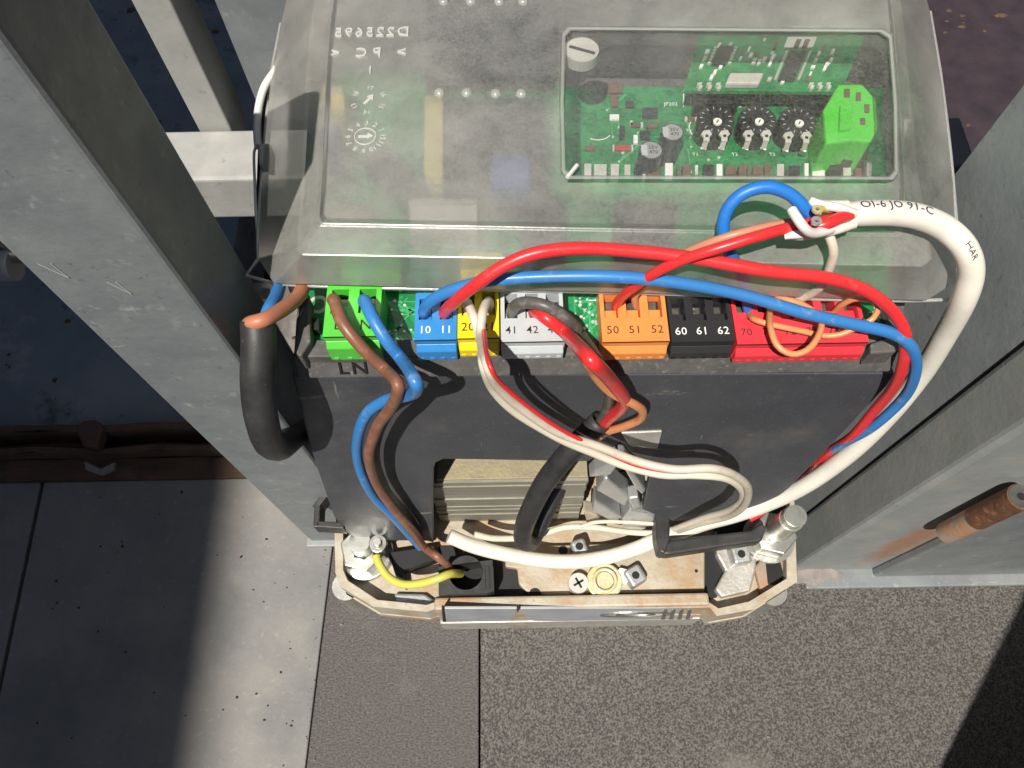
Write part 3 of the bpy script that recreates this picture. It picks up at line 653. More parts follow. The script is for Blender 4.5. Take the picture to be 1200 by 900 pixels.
# silkscreen
XD, YD = Vector((1, 0, 0)), Vector((0, 1, 0))
def silk(s, u, v, size, z=ZB, name='printed_text'):
    text_mb(s, size, W(u, v, z + .006), XD, YD).build(name, M['white_ink'], pb)
silk('JP202', 786, 122, .17); silk('T1', 815, 181, .15); silk('T2', 861, 181, .15); silk('T3', 905, 181, .15); silk('K5', 688, 364, .16); silk('JP19', 1028, 374, .15); silk('78', 807, 153, .14)
sm = MB()
for a, b in (((870, 107), (944, 107)), ((870, 110), (944, 110)), ((870, 121), (944, 121)), ((801, 106), (818, 106)), ((801, 106), (801, 125)), ((818, 106), (818, 125))):
    sm.bar(W(*a, ZB + .008), W(*b, ZB + .008), .03, .008)
for i in range(8): sm.bar(W(871 + i * 10.3, 110, ZB + .008), W(871 + i * 10.3, 121, ZB + .008), .03, .008)
for c_, a0, a1 in (((826, 150), 2.2, 3.9), ((700, 150), 4.2, 5.6)):
    c = W(*c_, ZB + .01); pts = [c + Vector((math.cos(a), math.sin(a), 0)) * .42 for a in [a0 + (a1 - a0) * i / 10 for i in range(11)]]
    for p, q in zip(pts, pts[1:]): sm.bar(p, q, .03, .008)
for a, b in (((1018, 352), (1034, 352)), ((1034, 352), (1034, 366)), ((1018, 366), (1034, 366)), ((1024, 356), (1029, 356)), ((1024, 361), (1029, 361)), ((700, 352), (700, 372)), ((690, 352), (700, 352))):
    sm.bar(W(*a, ZB + .008), W(*b, ZB + .008), .03, .008)
tag(sm.build('silkscreen_lines', M['white_ink'], pb), kind='stuff')
c = W(373, 357, ZB + .01); MB().ring(c - Vector((0, 0, .01)), c + Vector((0, 0, .01)), .25, .16, 24).build('solder_ring', M['tin'], pb)
c = W(397, 330, ZB + .01)
for i in range(7):
    c = W(876 + i * 10.3, 115.5, ZB + .01); MB().cyl(c, c + Vector((0, 0, .05)), .05, n=10).build('header_pin', M['tin'], pb)
# black headers beneath the daughter board
comp('pin_header', rect(815, 99, 866, 121), ZB + .55, 't_black'); comp('pin_header', rect(944, 98, 975, 121), ZB + .55, 't_black')
comp('relay', rect(700, 96, 730, 108), ZB + .1, 'brown_part')
def capac(u, v, ru, zt):
    c = W(u, v, zt); r = pxr(ru, c)
    o = MB().cyl(Vector((c.x, c.y, ZB)), c, r, n=26).build('capacitor', M['t_black'], pb, bevel=.03)
    MB().cyl(c, c + Vector((0, 0, .012)), r * .88, n=26).build('capacitor_top', M['silver_top'], o)
    p = Vector((c.x - r * .52, c.y, zt + .014)); MB().box(p.x - r * .3, p.x + r * .2, p.y - r * .55, p.y + r * .55, zt + .012, zt + .016).build('polarity_mark', M['t_grey'], o)
    for i in range(2): text_mb('470' if i else '25V', r * .5, c + Vector((r * .18, r * (.25 - .5 * i), .018)), XD, YD).build('printed_text', M['ink'], o)
capac(788, 155, 13.5, ZB + .95); capac(763, 176, 14, ZB + .85)
def trimmer(u, v):
    zt = ZB + .62; c = W(u, v, zt); r = pxr(22, c)
    o = MB().cyl(Vector((c.x, c.y, ZB)), c, r, n=32).build('trimmer', M['t_black'], pb, bevel=.05)
    MB().cyl(c, c + Vector((0, 0, .08)), r * .42, n=24).build('trimmer_hub', M['t_black'], o, bevel=.02)
    hc = W(u + 2, v + 2, zt + .10); MB().cyl(hc - Vector((0, 0, .05)), hc, .115, n=18).build('trimmer_rotor', M['white_ink'], o)
    MB().bar(hc + Vector((-.03, -.05, .003)), hc + Vector((.03, .05, .003)), .03, .01).build('rotor_slot', M['hole'], o)
    tk = MB()
    for i in range(14):
        a = i * .45 - .2; d = Vector((math.cos(a), math.sin(a), 0)); tk.bar(c + d * r * .7 + Vector((0, 0, .004)), c + d * r * .86 + Vector((0, 0, .004)), .02, .01)
    tk.build('dial_ticks', M['t_grey'], o)
    for k in (-1, 1):
        lg_ = MB(); uu = u + k * 10.5 - 1
        pts = [(uu - 6, v + 17), (uu - 3, v + 13), (uu + 4, v + 12), (uu + 7, v + 17), (uu + 4, v + 20), (uu + 4, v + 25), (uu - 3, v + 25), (uu - 3, v + 20)]
        lg_.prism([W(a, b, zt + .12) for a, b in pts], (0, 0, -.05))
        p0 = W(uu, v + 25, zt + .09); p1 = W(uu - 3, v + 34, zt - .15); p2 = W(uu - 5, v + 40, ZB)
        lg_.bar(p0, p1, .13, .04); lg_.bar(p1, p2, .15, .04)
        L_ = lg_.build('trimmer_leg', M['tin'], o)
        h = W(uu + 1, v + 19, zt + .13); MB().cyl(h - Vector((0, 0, .02)), h, .045, n=12).build('leg_hole', M['hole'], o)
for u, v in ((839, 140), (888, 140), (935, 142)): trimmer(u, v)
# green plug-in aerial connector
cn = empty('aerial_connector', W(998, 140, ZB)); tag(cn, 'bright green plug-in connector at the right end of the board under the window', 'connector')
MB().slab([(983, 98), (1011, 98), (1027, 116), (1030, 150), (1021, 166), (1000, 164), (968, 168), (965, 128)], ZB + 1.2, ZB).build('connector_body', M['lt_green'], cn, bevel=.06)
MB().slab([(985, 122), (1000, 122), (998, 150), (984, 152)], ZB + 1.32, ZB + 1.1).build('connector_step', M['lt_green'], cn, bevel=.03)
for r0 in (rect(989, 104, 996, 114), rect(1003, 108, 1009, 118), rect(1013, 122, 1019, 132), rect(1008, 138, 1014, 146)):
    MB().slab(r0, ZB + 1.34 if r0[0][0] < 985 else ZB + 1.215, ZB + 1.0).build('connector_slot', M['brown_part'], cn)
comp('choke', rect(988, 168, 1016, 188), ZB + .5, 't_black')
# SMD details
rnd = random.Random(12); groups = {'brown_part': MB(), 'tin': MB(), 't_black': MB(), 'white_ink': MB(), 'red_part': MB()}
def smd(u, v, w, h, m, z=ZB, ht=.06):
    groups[m].slab(rect(u - w / 2, v - h / 2, u + w / 2, v + h / 2), z + ht, z + .001)
for (u, v, w, h, m) in ((738, 122, 10, 7, 't_black'), (762, 132, 18, 12, 't_black'), (745, 146, 12, 5, 'brown_part'), (764, 147, 14, 5, 'brown_part'), (720, 118, 9, 14, 'brown_part'), (720, 137, 11, 6, 'white_ink'), (729, 155, 6, 16, 't_black'), (730, 173, 18, 6, 'red_part'), (692, 173, 12, 6, 'brown_part'), (810, 139, 9, 5, 'brown_part'), (804, 139, 3, 5, 'tin'), (816, 139, 3, 5, 'tin'), (745, 163, 5, 10, 'white_ink'), (740, 144, 3, 6, 'tin'), (752, 146, 3, 6, 'tin'), (756, 158, 12, 10, 't_black'), (719, 173, 2, 7, 'tin'), (741, 173, 2, 7, 'tin'), (826, 118, 6, 10, 'tin'), (812, 118, 6, 8, 'white_ink')):
    smd(u, v, w, h, m)
us = 684
while us < 1020:
    w = rnd.uniform(4, 16); smd(us + w / 2, 199, w - 1.5, rnd.uniform(10, 17), rnd.choice(['brown_part', 'tin', 't_black', 'brown_part', 'white_ink', 'tin']), ZB, rnd.uniform(.1, .45)); us += w + rnd.uniform(0, 5)
for k_, v_ in groups.items():
    if v_.v: tag(v_.build('small_components', M[k_], pb), kind='stuff')
trc = MB(); sdt = MB(); rt = random.Random(33)
for i in range(90):
    u = rt.choice([rt.uniform(375, 480), rt.uniform(680, 830), rt.uniform(680, 1030), rt.uniform(445, 484), rt.uniform(668, 702)]); v = rt.uniform(125, 205) if not (445 < u < 484 or 668 < u < 702) else rt.uniform(350, 392)
    p = W(u, v, ZB + .004); L_ = rt.uniform(.15, .9); d = rt.choice([Vector((1, 0, 0)), Vector((0, 1, 0)), Vector((.7, .7, 0)), Vector((.7, -.7, 0))])
    if abs(p.x + d.x * L_) < 9.3: trc.bar(p, p + d * L_, rt.choice([.022, .03, .05]), .006)
    if rt.random() < .8: sdt.cyl(p, p + Vector((0, 0, .02)), rt.uniform(.02, .045), n=7)
tag(trc.build('copper_tracks', M['track'], pb), kind='stuff'); tag(sdt.build('solder_dots', M['tin'], pb), kind='stuff')
# larger parts under the frosted area
comp('transformer_block', rect(498, 120, 520, 214), ZB + .9, 'yellow_box', bev=.05); comp('transformer_block', rect(388, 110, 405, 170), ZB + .9, 'yellow_box', bev=.05)
comp('relay', rect(520, 125, 640, 250), ZB + .75, 't_black', bev=.05); comp('varistor', rect(575, 185, 622, 226), ZB + 1.25, 'blue_box', bev=.1)
comp('varistor', rect(376, 150, 400, 185), ZB + 1.1, 'blue_box', bev=.1); comp('fuse_holder', [(424, 190), (450, 170), (500, 220), (474, 236)], ZB + .9, 't_black', bev=.05)
comp('filter_block', rect(480, 240, 560, 275), ZB + .8, 'white_plastic', bev=.05); comp('resistor', rect(395, 245, 440, 268), ZB + .5, 'brown_part', bev=.08)
comp('relay', [(500, -40), (650, -40), (650, 100), (500, 100)], ZB + .7, 't_black', bev=.05)
comp('socket_block', rect(400, 300, 470, 330), ZB + .5, 't_green', bev=.05); comp('socket_block', rect(540, 300, 590, 330), ZB + .5, 't_yellow', bev=.05)
comp('relay', rect(610, 235, 660, 300), ZB + .7, 't_black', bev=.05); comp('relay', rect(720, 240, 790, 300), ZB + .7, 't_black', bev=.05)

# daughter board
zd = ZB + .98
db = empty('receiver_board', W(905, 75, zd - .1)); tag(db, 'small green receiver board crowded with chips standing above the main board', 'circuit board')
MB().slab([(820, 42), (1014, 42), (985, 108), (801, 106)], zd, zd - .1).build('board', M['pcb'], db)
def q4(cx, cy, w, h, sk_=-.42):     # sheared like the board's own axes
    return [(cx - w / 2 - sk_ * h / 2 * -1, cy + h / 2), (cx + w / 2 - sk_ * h / 2 * -1, cy + h / 2), (cx + w / 2 + sk_ * h / 2 * -1, cy - h / 2), (cx - w / 2 + sk_ * h / 2 * -1, cy - h / 2)]
def dcomp(name, cx, cy, w, h, ht, m, bev=.01): return MB().slab(q4(cx, cy, w, h), zd + ht, zd + .001).build(name, M[m], db, bevel=bev)
dcomp('chip', 847, 64, 16, 22, .09, 't_black'); dcomp('chip', 929, 76, 20, 34, .1, 't_black'); dcomp('crystal', 873, 91, 40, 13, .2, 'tin', .05)
dcomp('shield_frame', 938, 49, 34, 12, .04, 'white_ink'); dcomp('shield_frame', 935, 50, 6, 9, .07, 'brown_part'); dcomp('shield_frame', 945, 50, 6, 9, .07, 'brown_part')
g2 = {'tin': MB(), 'white_ink': MB(), 'brown_part': MB(), 't_black': MB()}
def ds(cx, cy, w, h, m, ht=.05): g2[m].slab(q4(cx, cy, w, h), zd + ht, zd + .001)
for i in range(16):
    v = 60 + i * 2.1; ds(915.5 - (v - 76) * .42, v, 3, 1.1, 'tin'); ds(943 - (v - 76) * .42, v, 3, 1.1, 'tin')
for i in range(6):
    v = 55 + i * 3.6; ds(835 - (v - 64) * .42, v, 3.5, 1.8, 'tin'); ds(859 - (v - 64) * .42, v, 3.5, 1.8, 'tin')
for (u, v) in ((829, 60), (826, 68), (822, 77), (843, 52), (856, 52), (870, 61), (868, 68), (880, 64), (888, 62), (878, 57), (884, 71), (890, 72), (896, 69), (903, 73), (838, 84), (834, 90), (905, 62), (909, 54), (906, 66), (911, 47), (896, 46), (960, 62), (956, 70), (953, 78), (950, 86), (947, 92), (964, 56), (970, 74), (974, 70), (967, 79), (902, 92), (918, 94), (845, 77), (976, 60)):
    m = rnd.choice(['tin', 'white_ink', 'brown_part', 'tin', 'white_ink']); ds(u, v, rnd.uniform(2.5, 5), rnd.uniform(3, 7), m)
for u in (821, 832, 843, 952, 962, 972):
    ds(u, 102, 4, 4, 'tin', .08); ds(u - 1, 98, 5, 3, 'tin', .1)
for k_, v_ in g2.items():
    if v_.v: tag(v_.build('small_components', M[k_], db), kind='stuff')

# ------------------------------------------------------------------ terminal blocks
def block(u0, u1, vb, vf, zt, n, m, nums, ink, label, drop=.68, lever=True, numv=None, dark=None, sq=(.5, .5)):
    pa, pb_ = W(u0, vf, zt), W(u1, vf, zt); yf = (pa.y + pb_.y) / 2; x0, x1 = pa.x, pb_.x
    yb = W((u0 + u1) / 2, vb, zt).y; zb = zt - drop
    t = empty('terminal_block', ((x0 + x1) / 2, (yb + yf) / 2, zb)); tag(t, label, 'terminal block', 'terminal blocks plugged in a row along the board')
    D_ = yb - yf; w = (x1 - x0) / n; hy0 = yf + D_ * .42; hy1 = yb - D_ * .13; hw = w * .62
    b = MB(); b.box(x0, x1, yf, hy0, zb, zt); b.box(x0, x1, hy1, yb, zb, zt)
    for i in range(n + 1):
        xa = x0 if i == 0 else x0 + i * w - (w - hw) / 2; xb_ = x1 if i == n else x0 + i * w + (w - hw) / 2
        b.box(xa, xb_, hy0 + .0005, hy1 - .0005, zb, zt - .0015)
    b.box(x0 + .01, x1 - .01, hy0 + .001, hy1 - .001, zb + .002, zt - .42)
    b.build('block_body', M[m], t)
    # sloping lower front lip
    MB().prism([(x0 + .02, yf - .001, zt - .2), (x0 + .02, yf - .13, zt - .36), (x0 + .02, yf - .13, zb), (x0 + .02, yf - .001, zb)], (x1 - x0 - .04, 0, 0)).build('front_lip', M[m], t, bevel=.02)
    nt_ = MB()
    for i in range(2 * n): nt_.box(x0 + (i + .5) * w / 2 - .05, x0 + (i + .5) * w / 2 + .05, yf - .145, yf - .12, zb + .04, zb + .12)
    nt_.build('lip_notches', M['hole' if dark else m], t)
    MB().box(x0 + .01, x1 - .01, yf - .012, yf - .0005, zt - .045, zt - .012).build('groove_line', M['hole'], t)
    for i in range(n):
        cx = x0 + (i + .5) * w
        if lever: MB().box(cx - hw / 2 + .02, cx + hw / 2 - .02, hy0 + .02, hy0 + (hy1 - hy0) * .42, zt - .4, zt - .13).build('release_lever', M[m], t, bevel=.015)
        MB().box(cx - hw / 2 + .05, cx + hw / 2 - .05, hy0 + (hy1 - hy0) * .5, hy1 - .05, zt - .415, zt - .34).build('clamp_spring', M['dull_spring'], t, bevel=.015)
        MB().box(cx - hw / 2 + .001, cx + hw / 2 - .001, hy0 + (hy1 - hy0) * .44, hy1 - .002, zt - .419, zt - .40).build('entry_hole', M['hole'], t)
        if nums and nums[i]:
            text_mb(nums[i], sq[0] if len(sq) > 0 else .4, Vector((cx, yf + D_ * (numv or .2), zt + .006)), XD, YD, spacing=1.05).build('printed_number', M[ink], t)
    return t
ZT = 17.85
block(378, 444, 331, 394, 18.0, 2, 't_green', ['L', 'N'], 'ink', 'green two-way terminal block marked L N, leftmost of the row', sq=(.36,), drop=.9)
block(485, 535, 343, 398, ZT, 2, 't_blue', ['10', '11'], 'white_ink', 'blue terminal block marked 10 11', sq=(.27,), drop=.75)
block(536, 585, 334, 396, ZT + .02, 2, 't_yellow', ['20', '21'], 'ink', 'yellow terminal block marked 20 21', sq=(.30,), drop=.65)
block(587, 662, 336, 400, ZT, 3, 't_grey', ['41', '42', '43'], 'ink', 'pale grey terminal block marked 41 42 43', sq=(.27,), drop=.6)
block(706, 785, 335, 400, ZT, 3, 't_orange', ['50', '51', '52'], 'ink', 'orange terminal block marked 50 51 52', sq=(.28,), drop=.65)
block(787, 862, 342, 400, ZT, 3, 't_black', ['60', '61', '62'], 'white_ink', 'black terminal block marked 60 61 62', sq=(.27,), dark=True, drop=.6)
block(864, 1019, 336, 402, ZT, 6, 't_red', ['70', '71', '72', '73', '74', '75'], 'ink', 'long red terminal block marked 70 to 75', sq=(.26,), drop=.65)
# cream plug by the green block
comp('jumper_cap', rect(362, 372, 374, 386), 17.3, 'hole')

# ------------------------------------------------------------------ wires
GW = {'mains_wire': 'mains wires of the green block', 'terminal_wire': 'long wires from the blue block', 'signal_wire': 'thin signal wires at the terminals', 'jumper_wire': 'orange jumpers on the red block', 'loop_wire': 'cores of the black cable at left'}
def wirep(name, mat_, pts, r, label, cat='wire', step=.10, n=14, wob=.03, parent=None, cap=True):
    o = MB().tube([PT(p) for p in pts], r, n, step, cap, wob).build(name, M[mat_], parent)
    if parent is None: tag(o, label, cat, GW.get(name))
    return o
wirep('mains_wire', 'brown_wire', [(389, 357, 17.5), (392, 352, 18.25), (402, 378, 18.4), (425, 408, 18.1), (450, 432, 17.6), (466, 452, f(1.40)), (458, 478, f(1.23)), (441, 502, f(1.01)), (433, 532, f(0.84)), (441, 565, f(0.71)), (462, 595, f(0.64)), (481, 618, f(0.62)), (496, 640, f(0.40)), (512, 652, 5.9), (526, 664, 5.2), (531, 674, 4.4)], .145, 'scuffed brown mains wire from the L terminal down to the outlet')
wirep('mains_wire', 'blue_dusty', [(427, 362, 17.5), (427, 352, 18.25), (436, 372, 18.4), (452, 398, 18.2), (470, 420, 17.8), (486, 444, f(1.65)), (488, 457, f(1.57)), (476, 463, f(1.19)), (452, 469, f(0.88)), (430, 485, f(0.80)), (419, 512, f(0.72)), (421, 545, f(0.64)), (436, 580, f(0.59)), (458, 602, f(0.56)), (474, 620, f(0.48)), (492, 641, f(0.30))], .145, 'blue mains wire from the N terminal, kinked beside the brown one')
wirep('earth_wire', 'yellow_wire', [(441, 650, 5.25), (444, 660, 5.3), (455, 675, 5.3), (472, 684, 5.4), (492, 684, 5.6), (512, 679, 5.8), (527, 673, 5.7), (540, 672, 4.8)], .15, 'yellow earth wire looping from the ring lug into the outlet')
wirep('terminal_wire', 'blue_dusty', [(499, 374, 17.4), (497, 365, 17.95), (505, 353, 18.5), (530, 340, 19.0), (570, 329, 19.3), (630, 324, 19.4), (710, 323, 19.5), (780, 328, 19.4), (835, 337, 19.2), (880, 348, 19.0), (940, 366, 18.8), (1000, 380, 18.5), (1045, 391, 18.2), (1068, 408, 17.8), (1073, 435, 16.8), (1058, 466, 15.4), (1025, 498, 13.8), (990, 518, 12.2), (962, 533, 10.2), (940, 552, 7.6)], .135, 'long blue wire sweeping from terminal 10 over to the right side')
wirep('terminal_wire', 'red_wire', [(524, 374, 17.4), (521, 366, 18.0), (535, 352, 18.9), (560, 332, 19.7), (592, 310, 20.1), (630, 295, 20.3), (680, 290, 20.3), (750, 295, 20.2), (820, 304, 20.1), (900, 317, 20.0), (970, 326, 19.7), (1015, 341, 19.3), (1047, 367, 18.7), (1062, 398, 18.0), (1056, 437, 16.8), (1033, 472, 15), (1000, 510, 12.9), (968, 533, 10.6), (930, 566, 7.4), (905, 590, 6.2), (892, 600, 6.4), (878, 608, 6.3)], .135, 'long red wire arching from terminal 11 over the cover to the right side')
wirep('signal_wire', 'cream', [(549, 372, 17.5), (547, 354, 18.1), (555, 372, 18.5), (563, 400, 18.3), (566, 425, f(1.67)), (577, 455, f(1.61)), (605, 483, f(1.62)), (650, 510, f(1.64)), (690, 528, f(1.71)), (730, 545, f(1.88)), (775, 556, f(2.10)), (815, 556, f(2.16)), (850, 560, f(2.16)), (868, 573, f(2.02)), (868, 588, f(1.73)), (848, 600, f(1.31)), (822, 608, f(0.96)), (790, 620, f(0.60))], .105, 'cream wire drooping from terminal 20 across the housing to the clamp')
wirep('signal_wire', 'dirty_white', [(574, 372, 17.5), (573, 353, 18.15), (566, 368, 18.6), (564, 395, 18.5), (570, 425, f(1.89)), (583, 452, f(1.88)), (612, 478, f(1.85)), (655, 506, f(1.88)), (700, 522, f(1.91)), (745, 540, f(2.13)), (790, 549, f(2.35)), (835, 548, f(2.41)), (862, 558, f(2.36)), (876, 574, f(2.21)), (872, 592, f(1.86)), (850, 606, f(1.38)), (820, 614, f(0.97)), (795, 622, f(0.50))], .105, 'dirty white wire running beside the cream one from terminal 21')
wirep('signal_wire', 'red_wire', [(567, 388, 18.62), (573, 425, f(2.0)), (590, 452, f(2.0)), (622, 480, f(1.95)), (664, 507, f(1.9)), (706, 527, f(1.9)), (748, 546, f(2.0)), (790, 553, f(2.15)), (818, 552, f(2.1))], .05, 'thin red wire lying along the cream pair')
wirep('signal_wire', 'grey_wire', [(603, 376, 17.4), (600, 364, 18.0), (612, 354, 18.6), (640, 357, 18.8), (665, 372, 18.5), (684, 395, 17.9), (697, 420, f(2.00)), (708, 440, f(1.58)), (716, 458, f(1.05)), (712, 480, f(0.68)), (700, 500, f(0.50))], .135, 'dusty dark grey wire from terminal 41')
wirep('signal_wire', 'red_wire', [(629, 376, 17.4), (627, 364, 18.0), (640, 372, 18.5), (665, 392, 18.3), (690, 420, f(2.25)), (715, 446, f(1.82)), (731, 466, f(1.44)), (728, 477, f(1.16)), (716, 488, f(0.83)), (704, 501, f(0.55))], .15, 'thick red wire bent over from terminal 42')
wirep('signal_wire', 'orange_wire', [(652, 378, 17.4), (655, 372, 17.9), (672, 395, 18.0), (686, 418, f(1.90)), (694, 436, f(1.69)), (715, 458, f(1.48)), (745, 474, f(1.41)), (754, 482, f(1.30)), (750, 492, f(1.14)), (732, 500, f(0.93)), (712, 506, f(0.66)), (702, 512, f(0.40))], .105, 'orange brown wire with a sharp bend above the black cable')
cb = MB().tube([PT(p) for p in [(704, 493, f(.55)), (690, 507, f(.7)), (668, 528, f(.95)), (645, 556, f(1.2)), (627, 587, f(1.35)), (616, 614, f(1.35)), (613, 630, f(1.2)), (621, 636, f(.9)), (630, 622, f(.4)), (640, 600, f(-.1)), (652, 575, f(-.7)), (664, 550, f(-1.4))]], .30, 18, .12, False, .02)
cbo = cb.build('black_cable', M['rubber'], solid=.05); tag(cbo, 'thick black sheathed cable looping down in front of the transformer core', 'cable')
# orange terminal
wirep('signal_wire', 'red_wire', [(722, 366, 17.4), (723, 356, 17.9), (735, 343, 18.7), (765, 323, 19.6), (800, 306, 20.2), (840, 292, 20.6), (890, 276, 20.8), (930, 265, 20.7), (965, 259, 20.6), (982, 256, 20.5)], .11, 'red wire from terminal 50 to the white cable end')
wirep('signal_wire', 'tan_wire', [(748, 366, 17.4), (745, 354, 17.9), (748, 342, 18.3), (770, 318, 19.0), (800, 297, 19.8), (840, 281, 20.4), (880, 270, 20.6), (925, 262, 20.5), (960, 258, 20.4)], .085, 'tan wire from terminal 51 to the white cable end')
wirep('signal_wire', 'blue_wire', [(878, 372, 17.4), (876, 356, 17.95), (873, 336, 18.4), (868, 318, 18.9), (856, 296, 19.8), (848, 270, 20.3), (853, 245, 20.7), (872, 226, 21.0), (900, 219, 21.1), (925, 227, 21.0), (942, 243, 20.8), (950, 253, 20.6)], .13, 'bright blue wire arching from terminal 70 up to the white cable end')
wirep('signal_wire', 'dirty_white', [(962, 258, 20.4), (971, 275, 20.3), (977, 296, 20.0), (972, 316, 19.5), (966, 332, 19.0), (950, 345, 18.4), (935, 352, 18.0), (926, 366, 17.5)], .095, 'short white wire dropping from the cable end to terminal 72')
wirep('signal_wire', 'white_wire', [(1002, 250, 20.6), (985, 243, 20.8), (965, 240, 20.85), (950, 236, 20.8)], .09, 'cut white wire stub bent back over the cable end')
wirep('signal_wire', 'white_wire', [(928, 246, 21.2), (936, 260, 21.2), (945, 270, 21.0), (955, 273, 20.8), (975, 268, 20.6)], .095, 'white wire hooked across the red and tan pair')
wirep('signal_wire', 'white_wire', [(920, 276, 20.6), (940, 275, 20.7), (960, 272, 20.65), (985, 262, 20.5)], .08, 'cut white wire end pointing left under the hook')
wirep('signal_wire', 'yellow_wire', [(958, 248, 20.95), (964, 245, 20.8), (985, 246, 20.6)], .08, 'yellow tipped wire end seen end-on at the cable opening')
wirep('signal_wire', 'red_wire', [(955, 266, 20.7), (970, 262, 20.8), (984, 255, 20.75), (995, 252, 20.6)], .12, 'short red wire emerging from the white cable mouth')
for (u, v) in ((957, 246.5), (956, 260)):
    c = W(u, v, 21.05); k = MB().ring(c, c + Vector((0, 0, .05)), .1, .04, 18); tag(k.build('wire_tip', M['brass' if v < 250 else 'silver_top']), 'round %s wire tip on the bundle at the cable opening' % ('brassy' if v < 250 else 'silvery'), 'wire tip')
# orange jumpers on red block
wirep('jumper_wire', 'orange_wire', [(877, 368, 17.7), (885, 375, 18.1), (905, 381, 18.2), (940, 388, 18.15), (965, 393, 18.1), (985, 391, 18.2), (1005, 382, 18.35), (1023, 372, 18.5), (1028, 358, 18.7), (1018, 350, 18.75), (1000, 350, 18.5), (985, 358, 18.1), (975, 368, 17.6)], .065, 'long orange jumper from terminal 70 looping round the right end')
wirep('jumper_wire', 'orange_wire', [(903, 372, 17.4), (902, 362, 18.0), (903, 382, 18.5), (911, 404, 18.5), (928, 414, 18.45), (945, 410, 18.5), (957, 396, 18.55), (962, 378, 18.5), (955, 366, 18.5), (935, 354, 18.4), (915, 350, 18.3), (905, 352, 18.0), (902, 362, 17.5)], .07, 'orange jumper forming a hanging U over numbers 71 to 73')
# left cable
wirep('loop_cable', 'rubber', [(302, 376, 18.7), (303, 405, 18.4), (302, 450, 17.8), (305, 490, 16.9), (314, 516, 15.6), (328, 523, 14.2), (342, 514, 12.8), (356, 500, 11.6), (374, 486, 10.4), (400, 470, 9.4)], .315, 'black sheathed cable hanging in a loop left of the housing', 'cable', cap=False)
ALL[-1].modifiers.new('thickness', 'SOLIDIFY').thickness = -.0006
wirep('loop_wire', 'salmon_wire', [(358, 328, 17.7), (349, 348, 18.1), (331, 363, 18.6), (308, 376, 18.95), (293, 381, 18.8), (291, 392, 18.2)], .17, 'salmon brown wire leaving the black cable mouth under the cover')
wirep('loop_wire', 'blue_dusty', [(330, 325, 17.6), (324, 345, 18.0), (314, 364, 18.4), (308, 385, 18.2)], .15, 'blue wire behind the salmon one in the black cable mouth')
wirep('loop_wire', 'white_wire', [(344, 326, 17.2), (346, 340, 17.2), (356, 352, 17.1)], .13, 'short white wire under the front left corner of the cover')
wirep('side_cable', 'white_wire', [(334, 66, 18.0), (322, 84, 18.2), (309, 104, 18.2), (303, 130, 18.1), (302, 165, 18.1), (303, 172, 18.1)], .10, 'white cable curving out beside the upper left of the cover', 'cable')
wirep('side_cable', 'white_wire', [(302, 170, 18.0), (298, 178, 17.9), (299, 215, 17.7), (301, 260, 17.6), (306, 300, 17.5)], .035, 'thin white lead running down the left side of the cover', 'cable')
wirep('side_cable', 'rubber', [(318, 105, 17.8), (312, 140, 17.7), (308, 200, 17.4), (306, 260, 17.2)], .15, 'black cable behind the white one left of the cover', 'cable')
tag(MB().slab([(302, 167), (318, 169), (317, 194), (303, 192)], 18.2, 17.8).build('plug', M['white_plastic'], bevel=.05), 'pale yellow plug on the white lead left of the cover', 'plug')

# big white cable
WC = [(972, 257, 20.35), (985, 253, 20.3), (1010, 250, 20.3), (1050, 250, 20.2), (1080, 255, 20.1), (1108, 268, 19.9), (1130, 290, 19.7), (1138, 318, 19.2), (1130, 350, 18.5), (1108, 392, 17.0), (1080, 438, 15.2), (1040, 488, 13.2), (995, 532, 11.2), (945, 568, 9.3), (900, 590, 7.8), (860, 604, 6.9), (830, 612, 6.2), (800, 622, 5.6), (775, 630, 5.3), (745, 643, 5.1), (710, 653, 5.1), (670, 658, 5.1), (630, 656, 5.2), (590, 649, 5.4), (555, 640, 5.6), (526, 628, 5.9)]
wc = empty('white_cable', PT(WC[14])); tag(wc, 'thick white round cable sweeping round the right side and through the clamp', 'cable')
R0 = .262
wcs = [PT(p) for p in WC]
MB().tube(wcs, lambda t: R0 * min(1, .80 + t * 9) if t < .03 else R0, 22, .10, True, .0).build('cable_sheath', M['white_cable'], wc)
# slit sheath flaps
mo = PT(WC[0])
MB().tube([W(992, 240, 20.6), W(970, 239, 20.75), W(948, 236, 20.8)], lambda t: .05 + .05 * (1 - t), 8, .06).build('sheath_flap', M['white_cable'], wc)
MB().tube([W(1000, 262, 20.4), W(975, 271, 20.5), W(940, 278, 20.55), W(920, 277, 20.5)], lambda t: .11 - .06 * t, 8, .06).build('sheath_flap', M['white_cable'], wc)
